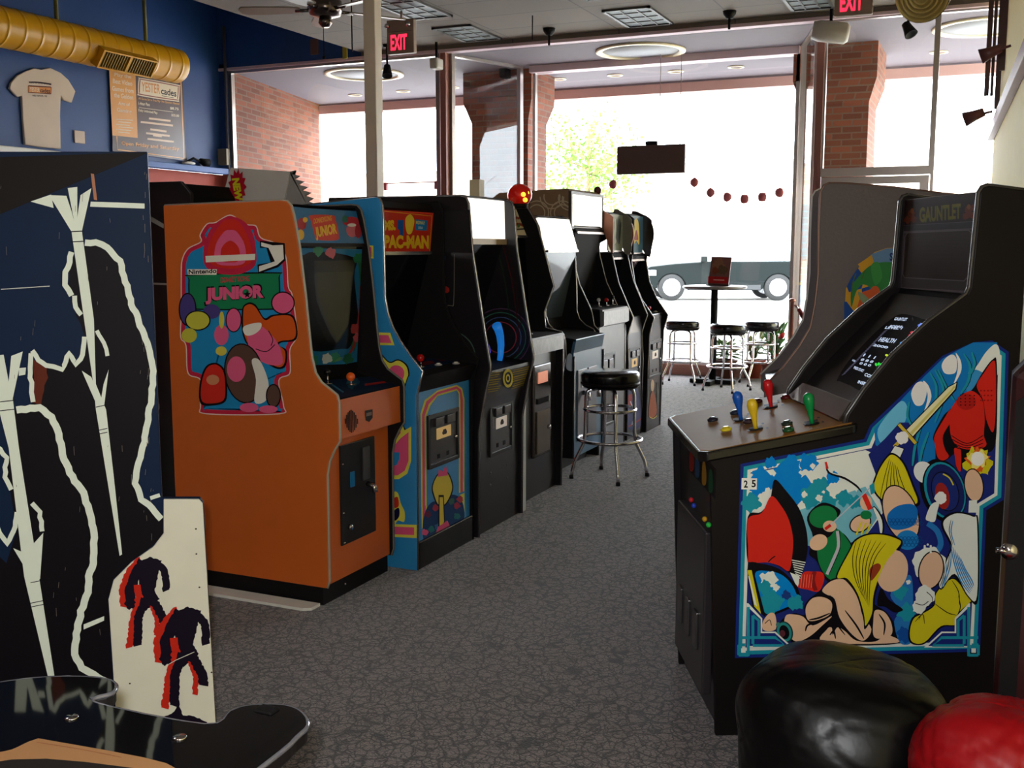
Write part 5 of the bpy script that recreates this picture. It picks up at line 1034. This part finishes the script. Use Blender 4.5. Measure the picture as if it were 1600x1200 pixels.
rl([(26,641),(62,637),(80,652),(92,678),(98,710),(113,745),(130,770),(142,805),(147,840),(146,880),(139,900),(138,925),(127,955),(119,990),(117,1022),(128,1043),(165,1064),(182,1082)],9,7)
rl([(-10,690),(10,715),(8,745),(18,765)],6,8); rl([(50,786),(62,800),(66,830)],6,9); rl([(27,800),(22,830),(12,850),(-8,820)],6,10)
a.p(wo,[(48,315),(80,304),(84,325)]); a.p(wo,[(142,315),(226,318),(226,326),(141,323)]); a.p((176,120,90),[(142,271),(147,272),(152,313),(147,312)])
# long tapered bars with fan heads
a.p(wo,[(112,362),(128,360),(147,500),(150,600),(166,640),(178,745),(191,866),(187,868),(150,640),(146,600)])
a.p(wo,[(77,305),(104,306),(112,330),(116,345),(106,294),(121,292),(121,340),(126,305),(143,294),(128,362),(112,362)]); a.p(wo,[(128,579),(143,589),(152,612),(158,624),(162,600),(170,577),(163,633),(152,634)])
for y in (362,378): a.l(bk,[(111,y),(131,y-1)],1.6,sm=False)
for y in (634,671,677): a.l(bk,[(150,y+2),(168,y-2)],1.2,sm=False)
a.p(wo,[(-4,630),(20,620),(30,700),(55,860),(86,1060),(76,1060),(38,900),(14,700)]); a.p(wo,[(-12,556),(6,554),(14,596),(18,556),(36,549),(20,624),(0,628)]); a.p(wo,[(21,856),(40,864),(44,880),(50,852),(68,832),(63,904),(52,908)])
for y in (628,642): a.l(bk,[(-2,y),(24,y-3)],1.4,sm=False)
for y in (908,940,946): a.l(bk,[(48,y+2),(72,y-3)],1.2,sm=False)
a.p(wo,[(30,575),(41,574),(40,585),(30,587)]); a.p(wo,[(131,975),(163,962),(163,969),(131,983)]); a.l(wo,[(235,778),(250,773)],6,sm=False); a.l((200,200,196),[(2,452),(78,447)],1.4,sm=False)
rn=random.Random(9)
for k in range(60):
    x=rn.choice([rn.uniform(222,252),rn.uniform(0,250)]); y=rn.uniform(260,1000); 
    if x<-0+232 or y>560: a.l((120,112,104),[(x,y),(x+rn.uniform(-1,1),y+rn.uniform(2,14))],.6,sm=False)
a.build('side_artwork',t)
# white lower board with red and black brush shapes
a=Art(so,SNn,eps=.00008,lift=.010).at(); cm_=(226,222,204)
lw=MB(SX); bd=[sl(x,y) for x,y in cr_]; bd=[(min(x,xf),max(z,.0)) for x,z in bd]; lw.xz(bd,-.009,0); lb=lw.build('lower_board',K('cream_laminate',cm_,rough=.45),t,.002)
a.at(0,820,.31664)
def brush(dx,dy,sc2):
    q=lambda P:[(dx+x*sc2,dy+y*sc2) for x,y in P]
    def st(c,pts,w_,sd_): 
        P=ragged(q(pts),4,10,sd_); a.l(c,P,w_*sc2,False,False)
    R=(196,40,24); B=(22,12,30)
    st(R,[(95,10),(40,70),(10,150),(15,240)],40,1); st(B,[(110,15),(70,80),(45,150),(45,220)],50,2); a.p(B,ragged(q([(90,15),(140,-5),(200,10),(180,90),(165,160),(190,200),(120,260),(95,190),(85,120)]+[(90,15)]),3,9,3)); st(B,[(160,20),(215,60),(222,160)],36,4)
    st(R,[(80,130),(90,190),(60,290),(40,440)],34,5); st(B,[(120,200),(85,290),(82,430)],42,6); st(R,[(150,230),(175,300),(172,380)],24,7); st(B,[(160,210),(205,290),(210,340)],42,8)
    a.b(B,q([(0,0)])[0][0]+45*sc2,dy+225*sc2,26*sc2,5,amp=.2)
brush(600,160,1.0); brush(770,405,1.12)
a.p((22,12,30),ragged([(810,940),(850,925),(880,880),(905,930),(960,935),(1020,965),(1040,1000),(1040,1240),(620,1240),(760,1000),(810,940)],3,9,4)); a.l((226,222,204),[(800,700),(870,660),(960,620)],3,sm=False)
for x,y in ((968,15),(985,302),(970,138),(643,775),(1045,720)): a.e((60,50,40),x,y,5,4,n=8)
a.build('board_artwork',lb)

# ================================================================== GREY-SIDED CABINET BEHIND THE FOUR-PLAYER ONE
DA=math.radians(12.5); DO=un(1194,605,'y',5.5); DO=Vector((DO.x,DO.y,0)); DX=Matrix.Translation(DO) @ Matrix.Rotation(DA,4,'Z'); DN=Vector((-math.sin(DA),math.cos(DA),0))
def dl(px,py): q=DX.inverted() @ hit(px,py,DO,DN); return (q.x,q.z)
t=thing('arcade_cabinet','grey-sided arcade machine with a quarter-round yellow and blue sticker behind the four-player machine','arcade machine',tuple(DO),DA)
pf=[dl(*p) for p in [(1283,299),(1288,290),(1296,286),(1329,287),(1400,293),(1472,302),(1540,309)]][::-1]+[dl(*p) for p in [(1280,360),(1279,430),(1274,475),(1267,512),(1250,541),(1224,575),(1194,605)]]
zl=pf[-1][1]; pf+= [(.0,zl-.08),(.09,zl-.2),(.09,0),(pf[0][0],0)]
sidegrey=K('grey_textured_side',(104,92,90),rough=.5,noise=.12,scale=60,bump=.15)
MB(DX).xz(pf,0,.02).build('side_panel',sidegrey,t,.003); MB(DX).xz(pf,.56,.58).build('side_panel',sidegrey,t,.003)
cx_=sum(p[0] for p in pf)/len(pf)
e2=[DX@Vector((x-.001,.01,z)) for x,z in pf[:14]]; MB().tube(e2,.007,6).build('edge_moulding',K('copper_edging',(150,116,100),rough=.3,metal=.5),t); MB().tube([DX@Vector((x-.001,.57,z)) for x,z in pf[:14]],.008,6).build('edge_moulding',K('white_edging',(235,232,226),rough=.3),t)
inn=[(x+.05,z-.03) for x,z in pf[:14]]; MB(DX).xz([(pf[0][0]-.01,pf[0][1]-.04)]+inn[1:]+[(.11,zl-.2),(.11,0),(pf[0][0]-.01,0)],.02,.56).build('body',matte,t)
MB(DX).prism([(.02,.02,zl-.01),(.14,.02,zl+.03),(.14,.56,zl+.03),(.02,.56,zl-.01)],(0,0,.02)).build('control_panel',blk2,t,.003)
a=Art(DO,DN).at(1250,270,.29167)
Sk=[(235,875),(238,740),(246,620),(270,570),(300,525),(345,470),(400,425),(460,404),(530,400),(640,440),(700,600),(640,860)]
a.p((226,168,48),Sk); a.p((34,82,160),[(250,610),(275,560),(310,510),(345,560),(330,620),(262,640)]); a.p((110,150,190),[(385,435),(460,406),(530,402),(620,430),(690,600),(520,640),(400,560)]); a.p((34,82,160),[(236,690),(250,690),(330,800),(260,840),(237,820)]); a.p((34,82,160),[(330,620),(520,560),(640,700),(420,760),(340,740)])
a.p((222,100,50),[(330,640),(420,610),(450,680),(380,760),(330,790),(300,740)]); a.p((226,168,48),[(310,490),(385,440),(400,500),(345,540)])
a.sp((56,140,70),[(275,720),(275,620),(310,560),(380,495),(470,478),(520,500),(515,600),(470,640),(400,650),(370,610),(330,600),(300,640)]); a.sp((70,160,80),[(380,500),(420,480),(440,560),(400,600)]); a.sp((140,160,120),[(310,640),(340,650),(400,710),(380,725),(330,690)]); a.e((220,100,50),402,640,26,34); a.t((34,60,120),'ST',(480,472),(520,472),(0,-44),.04); a.l((90,110,50),[(300,540),(280,600),(275,680)],5); a.l((90,110,50),[(350,520),(330,570)],4)
a.build('side_sticker',t)

# ================================================================== RED-PANELLED CABINET AT THE RIGHT EDGE
RX=Matrix.Translation(un(1570,900,'y',2.72)) ; ro=un(1566,862,'y',2.75)
t=thing('arcade_cabinet','very dark red cabinet at the right edge with a silver lock, mostly out of view','arcade machine',(ro.x+.3,2.9,0))
bx=[(ro.x+.0,0),(ro.x,.5),(ro.x-.0,1.18),(ro.x+.05,1.24),(ro.x+.5,1.24),(ro.x+.5,0)]
MB().xz(bx,2.75,2.9).build('body',K('dark_maroon',(50,14,16),rough=.35),t,.03)
lk=un(1577,862,'y',2.74); MB().lathe([(0,0),(.020,0),(.020,.012),(0,.016)],(lk.x,2.75,lk.z),20,(0,-1,0)).build('lock',chrome,t); MB().tube([(lk.x-.03,2.742,lk.z),(lk.x-.0,2.742,lk.z)],.007,8).build('lock_tab',chrome,t)
MB().xz([(ro.x+.01,.05),(ro.x+.05,.05),(ro.x+.05,1.15),(ro.x+.01,1.12)],2.744,2.75).build('edge_strip',matte,t)

# ================================================================== STOOLS, BAR TABLE
def stool(c, label, H=.70, R=.185, rz=0):
    t=thing('bar_stool',label,'bar stool',(c[0],c[1],0),rz,'chrome bar stools with round black seats'); X=wmat(t)
    MB(X).lathe([(0,H-.108),(R*.93,H-.108),(R,H-.092),(R+.004,H-.03),(R,H-.012),(R*.9,H-.002),(0,H)],(0,0,0),40).build('seat',vinyl,t)
    MB(X).lathe([(R+.003,H-.085),(R+.006,H-.08),(R+.006,H-.075),(R+.003,H-.07)],(0,0,0),40).build('seat_piping',black,t.children[0])
    for k in range(4):
        a_=math.pi/2*k+.35; d=Vector((math.cos(a_),math.sin(a_),0))
        P=[d*(R*.30)+Vector((0,0,H-.113)),d*(R*.62)+Vector((0,0,H-.115)),d*(R*.80)+Vector((0,0,H-.13)),d*(R*.86)+Vector((0,0,H-.165)),d*(R*.88)+Vector((0,0,.30)),d*(R*.95)+Vector((0,0,.22)),d*(R*1.25)+Vector((0,0,.11)),d*(R*1.33)+Vector((0,0,.05)),d*(R*1.36)+Vector((0,0,.01))]
        MB(X).tube(P,.0115,10).build('leg',chrome,t); 
        MB(X).lathe([(0,0),(.014,0),(.014,.02),(0,.02)],P[-1]-Vector((0,0,.01)),12).build('foot_cap',matte,t.children[-1])
    for z_,rr,nm in ((H-.25,R*.9,'upper_ring'),(.255,R*1.12,'foot_ring')):
        MB(X).tube([(rr*math.cos(q),rr*math.sin(q),z_) for q in [2*math.pi*k/36 for k in range(36)]],.0105,8,True).build(nm,chrome,t)
    return t
n0=un(954,579,'z',.70); s0=stool((n0.x,n0.y),'chrome bar stool with a black seat, nearest, in front of the row of machines',rz=.2)
for (px,py,lb,rz) in ((1067,500,'black-seated bar stool left of the bar table pedestal',.5),(1138,506,'black-seated bar stool in front of the bar table pedestal',.1),(1190,501,'black-seated bar stool right of the bar table, beside the plants',.9)):
    c=un(px,py,'z',.70); dup(s0,(c.x,c.y,0),lb,rz)
tc_=un(1113,600,'z',0); tt=thing('bar_table','tall round bar table on a black pedestal by the centre window','table',(tc_.x,tc_.y,0))
MB().lathe([(0,1.045),(.33,1.045),(.345,1.055),(.345,1.07),(.33,1.078),(0,1.078)],tc_,48).build('tabletop',K('table_grey',(120,112,112),rough=.3),tt)
MB().tube([(tc_.x,tc_.y,.05),(tc_.x,tc_.y,1.045)],.038,20).build('pedestal',matte,tt)
MB().box(tc_.x-.25,tc_.x+.25,tc_.y-.035,tc_.y+.035,0.005,.055).build('foot_bar',matte,tt,.01); MB().box(tc_.x-.035,tc_.x+.035,tc_.y-.25,tc_.y+.25,0.005,.055).build('foot_bar',matte,tt,.01)
m_=[un(*p,'y',tc_.y-.02) for p in [(1106,446),(1138,445),(1143,402),(1112,401)]]; z0_=1.079
mt_=thing('menu_holder','upright red and brown menu card standing on the bar table','menu',(tc_.x,tc_.y,z0_))
MB().prism([(m_[0].x,m_[0].y,z0_),(m_[1].x,m_[1].y,z0_),tuple(m_[2]),tuple(m_[3])],(0,.02,0)).build('card',K('menu_brown',(104,56,50),rough=.4),mt_)
MB().box(m_[0].x-.01,m_[1].x+.01,m_[0].y-.04,m_[0].y+.06,z0_,z0_+.012).build('foot',matte,mt_)
a=Art((0,tc_.y-.021,0),(0,-1,0)).at(990,280,.28329); a.p((170,30,34),[(412,535),(522,540),(520,575),(410,572)]); a.l((226,190,180),[(440,555),(500,557)],4); a.b((130,90,70),470,470,34,2); a.b((90,70,50),490,500,26,3); a.b((120,60,40),450,505,20,4); a.build('menu_print',mt_)

# ================================================================== COCKTAIL TABLE (near left)
tz=.72
W_=[(-1.62,.62),(-1.62,1.10),(-1.60,1.20),(-1.53,1.285),(-1.47,1.325),(-1.41,1.345),(-1.37,1.34),(-1.345,1.31),(-1.342,1.265),(-1.115,1.275),(-1.108,1.33),(-1.095,1.36),(-1.05,1.385),(-1.005,1.38),(-.965,1.345),(-.955,1.30),(-.945,1.19),(-.93,.62)]
t=thing('cocktail_table','black glass-topped cocktail arcade table with rounded corner wings at the near left','game table',(-1.28,1.0,0))
topm=K('table_black',(20,17,18),rough=.45)
W_=smooth(W_,4)
MB().xy(W_,tz-.03,tz-.006).build('table_top',topm,t,.004)
gl_=MB().xy([(x*.998-.0025,y*.998+.002) for x,y in W_],tz-.006,tz).build('glass_top',K('black_table_glass',(13,12,13),rough=.04,noise=0,spec=.6),t,.002)
MB().tube([(x,y,tz-.004) for x,y in W_[1:-1]],.0045,6).build('glass_edge',K('glass_edge_mat',(150,150,160),rough=.1,metal=.6),t)
a=Art((0,0,tz),(0,0,1),lift=.0006).at(0,820,.31664)
a.sp((172,126,84),[(-60,1150),(60,1110),(170,1062),(260,1068),(820,1178),(790,1260),(300,1300),(-60,1300)],4); a.p((40,36,34),[(-60,1178),(60,1160),(230,1156),(420,1172),(720,1210),(700,1300),(-60,1300)]); a.l((150,90,60),[(180,1075),(400,1110),(600,1150)],3); a.build('monitor_surround',gl_)
for px,py in ((112,1122),(281,1153)):
    p=un(px,py,'z',tz); MB().lathe([(0,0),(.012,0),(.010,.003),(0,.004)],p,16).build('glass_screw',chrome,t)
p=un(421,1107,'z',tz); MB().box(p.x-.018,p.x+.018,p.y-.02,p.y+.006,tz-.03,tz+.004).build('glass_clip',matte,t,.003)
MB().box(-1.34,-1.12,1.20,1.262,.52,tz-.035).build('control_box',matte,t,.01)
MB().box(-1.55,-1.02,.64,1.20,.0,tz-.03).build('body',K('cocktail_side',(34,30,30),rough=.5),t,.006)
MB().box(-1.03,-.99,1.1,1.2,.3,tz-.03).build('wood_edge',K('tan_wood',(176,138,92),rough=.6),t,.003)
# ================================================================== BEAN BAG SEATS (near right)
def bean(name,c,rx,ry,rz,mat,label,seed,cat='bean bag',nf=4):
    rn=random.Random(seed); ph=[rn.uniform(0,6.28) for _ in range(8)]
    cr=[(rn.uniform(-1,1),rn.uniform(-1,1),rn.uniform(-.6,1),rn.uniform(5,11),rn.uniform(0,6.28),rn.uniform(.012,.035)) for _ in range(nf)]
    def fn(d):
        q=(abs(d.x)**2.7+abs(d.y)**2.7+abs(d.z)**2.7)**(-1/2.7)
        q*=.93+.03*math.sin(3*d.x+ph[0]+2*d.z)+.025*math.sin(5*d.y+ph[1]+4*d.z)
        for ax,ay,az_,k,p,am in cr:
            v=d.x*ax+d.y*ay+d.z*az_+.12*math.sin(4*d.x+p)+.1*math.sin(5*d.z-p); w_=math.sin(k*v+p)
            q-=am*math.exp(-(w_/.09)**2)*(.35+.65*min(1,max(0,1.1-d.z)))
        return q
    t=thing(name,label,cat,(c[0],c[1],0)); X=wmat(t)
    m=MB().ball((c[0],c[1],rz*.92),rx,ry,rz,120,76,fn); 
    m.v=[Vector((v.x,v.y,max(v.z,.004) if v.z<.02 else v.z)) for v in m.v]
    m.build('cover',mat,t)
    return t
bc=un(1312,1150,'z',.22); bean('bean_bag',(bc.x+.01,bc.y+.0),.30,.27,.235,K('glossy_black_vinyl',(9,8,9),rough=.33,bump=.25,scale=9,spec=.22),'glossy black bean bag on the carpet in front of the comic-style side panel',4)
rc=un(1575,1235,'z',.24); bean('bean_bag',(rc.x+.03,rc.y-.05),.27,.22,.25,K('red_vinyl',None),'red vinyl bean bag at the near right corner, beside the black one',8,nf=12)
# ================================================================== WINDOW ITEMS
def hang_sign():
    c=[un(*p,'y',12.0) for p in [(965,229),(1071,225),(1071,272),(965,273)]]; t=thing('hanging_sign','dark rectangular sign hanging by thin wires in the centre window, seen from behind','sign',(c[0].x+.4,12.0,c[3].z))
    MB().box(c[0].x,c[1].x,11.98,12.03,c[3].z,c[0].z).build('panel',K('sign_back',(72,50,44),rough=.6),t,.003)
    for px in (1030,1062): p=un(px,228,'y',12.0); MB().tube([(p.x,12.005,c[0].z),(p.x,12.005,ZC)],.004,6).build('wire',K('wire_grey',(150,140,134)),t)
    p=un(1018,224,'y',12.0); MB().box(p.x-.07,p.x+.07,11.97,12.03,c[0].z,c[0].z+.045).build('transformer',matte,t,.01)
hang_sign()
pos=['first, alone at the left of the sign','second, just right of the sign','third','fourth','fifth','sixth','last, nearest the right pier']
pts=[(958,288),(1085,285),(1110,301),(1136,308),(1163,311),(1191,308),(1218,301)]
for i,(px,py) in enumerate(pts):
    c=un(px,py,'y',12.08); o=MB().ball(c,.05,.022,.054,8,5,lambda d:1+.08*math.sin(5*d.x+i)).build('paper_lantern',K('ornament_maroon',(160,76,80),rough=.6)); 
    o['label']='small maroon ornament on the window string, '+pos[i]+' from the left' if i in (2,3,4,5) else 'small maroon ornament on the window string, '+pos[i]; o['category']='ornament'; o['group']='ornaments on the window string'
P=[un(x,y-5,'y',12.10) for x,y in [(900,270)]+pts+[(1245,285)]]
o=MB().tube(P,.0025,5).build('ornament_string',K('string_grey',(170,160,150))); tag(o,'thin string of maroon ornaments across the centre window','string')
def plant(px,py,h,r,label,flower=None,seed=1,pot=(96,52,36)):
    rn=random.Random(seed); c=un(px,py,'z',0); t=thing('potted_plant',label,'plant',tuple(c),0)
    MB().lathe([(0,0),(.10,0),(.13,.18),(.145,.19),(.145,.21),(.12,.21),(.115,.17),(0,.17)],c,24).build('pot',K('pot%d'%pot[0],pot,rough=.6),t)
    f=MB(); st=MB()
    for k in range(46):
        a_=rn.uniform(0,6.28); L=rn.uniform(.5,1)*r; z_=rn.uniform(.3,1)*h; b=Vector((c.x,c.y,.17)); e=b+Vector((L*math.cos(a_),L*math.sin(a_),z_)); m_2=(b+e)/2+Vector((0,0,.05))
        st.tube([b,m_2,e],.004,5); d=(e-m_2).normalized(); s_=d.cross(Vector((0,0,1))).normalized()*rn.uniform(.022,.04); u_=rn.uniform(.09,.16)
        f.add([e-d*.02,e+d*u_*.4+s_,e+d*u_+Vector((0,0,-.03)),e+d*u_*.4-s_],[(0,1,2,3)])
    st.build('stems',K('stem_green',(60,90,40)),t); f.build('leaves',K('leaf%d'%seed,(70+20*(seed%3),120,50),rough=.5,noise=.3),t)
    if flower:
        g=MB()
        for k in range(14): a_=rn.uniform(0,6.28); L=rn.uniform(.2,1)*r; g.ball((c.x+L*math.cos(a_),c.y+L*math.sin(a_),.2+rn.uniform(.2,.9)*h),.03,seg=8,rings=6,fn=lambda d:1+.25*math.sin(6*math.atan2(d.y,d.x)))
        g.build('flowers',K('flower%d'%flower[0],flower),t)
plant(1132,590,.22,.10,'leafy green potted plant on the floor behind the front bar stool',None,1)
plant(1176,590,.34,.13,'bushy potted plant behind the right bar stool, between the other plants',None,2,(140,60,40))
plant(1208,597,.42,.12,'tall potted plant with red flowers, nearest the rope stanchion',(200,40,40),3,(120,50,36))
sg=un(1238,466,'z',.97); t=thing('rope_stanchion','copper-coloured rope stanchion at the right end of the centre window','stanchion',(sg.x,sg.y,0))
MB().lathe([(0,0),(.15,0),(.15,.015),(.03,.04),(.022,.05),(.022,.93),(.034,.935),(.034,.955),(.02,.965),(0,.97)],(sg.x,sg.y,0),24).build('post',K('copper_post',(150,96,80),rough=.3,metal=.6),t)
MB().tube([(sg.x+.03,sg.y,.90),(sg.x+.07,sg.y-.02,.86)],.012,8).build('hook',chrome,t); MB().tube([(sg.x+.07,sg.y-.02,.86),(sg.x+.2,sg.y-.05,.66),(sg.x+.36,sg.y-.08,.55),(sg.x+.55,sg.y-.12,.60)],.022,10).build('rope',K('rope_red',(110,20,24),rough=.8),t)
c=un(1251,458,'y',12.12); o=MB().box(c.x-.06,c.x+.06,12.10,12.14,c.z-.13,c.z+.13).build('wall_notice',K('notice_blue',(40,90,160))); tag(o,'small blue notice with a yellow top on the right pier','notice'); 
MB().box(c.x-.058,c.x+.058,12.096,12.10,c.z+.09,c.z+.125).build('yellow_header',K('notice_yellow',(220,190,50)),o)
# right wall: spotlights and poles near the ledge
for i,(px,w2,y0_,y1_) in enumerate(((1541,.02,4,150),(1549,.012,2,150),(1557,.02,0,170),(1566,.02,0,110))):
    Yp=10.3-i*.35; a_=un(px,y1_,'y',Yp); MB_=MB().box(a_.x-w2,a_.x+w2,Yp-.01,Yp+.02,a_.z,3.75); o=MB_.build('hanging_strip',K('strip_brown',(84,50,48),rough=.4)); tag(o,['leftmost dark vertical strip hanging beside the right wall','second dark vertical strip from the left beside the right wall','third dark vertical strip from the left beside the right wall','rightmost dark vertical strip beside the right wall'][i],'strip','dark vertical strips by the right wall')
def wspot(px,py,Y,lab,k=1.0,dx=.12):
    c=un(px,py,'y',Y); t=thing('wall_spotlight',lab,'spotlight',tuple(c),0,'spotlights on the right wall')
    MB().lathe([(0,-.09*k),(.04*k,-.09*k),(.05*k,0),(.07*k,.09*k),(.055*k,.085*k),(0,.03*k)],c,20,(-.95,.1,-.35)).build('lamp_head',K('spot_maroon',(110,66,64),rough=.4),t); MB().tube([tuple(c),(c.x+dx,Y,c.z+.03)],.012*k,8).build('arm',K('spot_maroon',None),t)
wspot(1548,82,6.6,'maroon spotlight on the right wall above the ledge, nearer one',.6,.10); wspot(1522,181,9.9,'small maroon spotlight on the right wall, farther one',.9,.14)

# reddish rail outside the left pane
a_=un(594,291,'y',13.2); b_=un(692,291,'y',13.2); t=thing('outdoor_rail','reddish rail with a pale middle outside the left pane, right of the white post','rail',((a_.x+b_.x)/2,13.2,0))
m=MB()
for x in (a_.x,b_.x-.12): m.box(x,x+.12,13.17,13.23,a_.z-.06,a_.z+.05)
m.box(a_.x+.12,b_.x-.12,13.19,13.21,a_.z+.03,a_.z+.045); m.build('rail_bar',K('rail_red',(150,60,60),rough=.6),t)
for x in (a_.x+.03,b_.x-.06): MB().box(x,x+.04,13.18,13.22,-.1,a_.z).build('post',white,t)
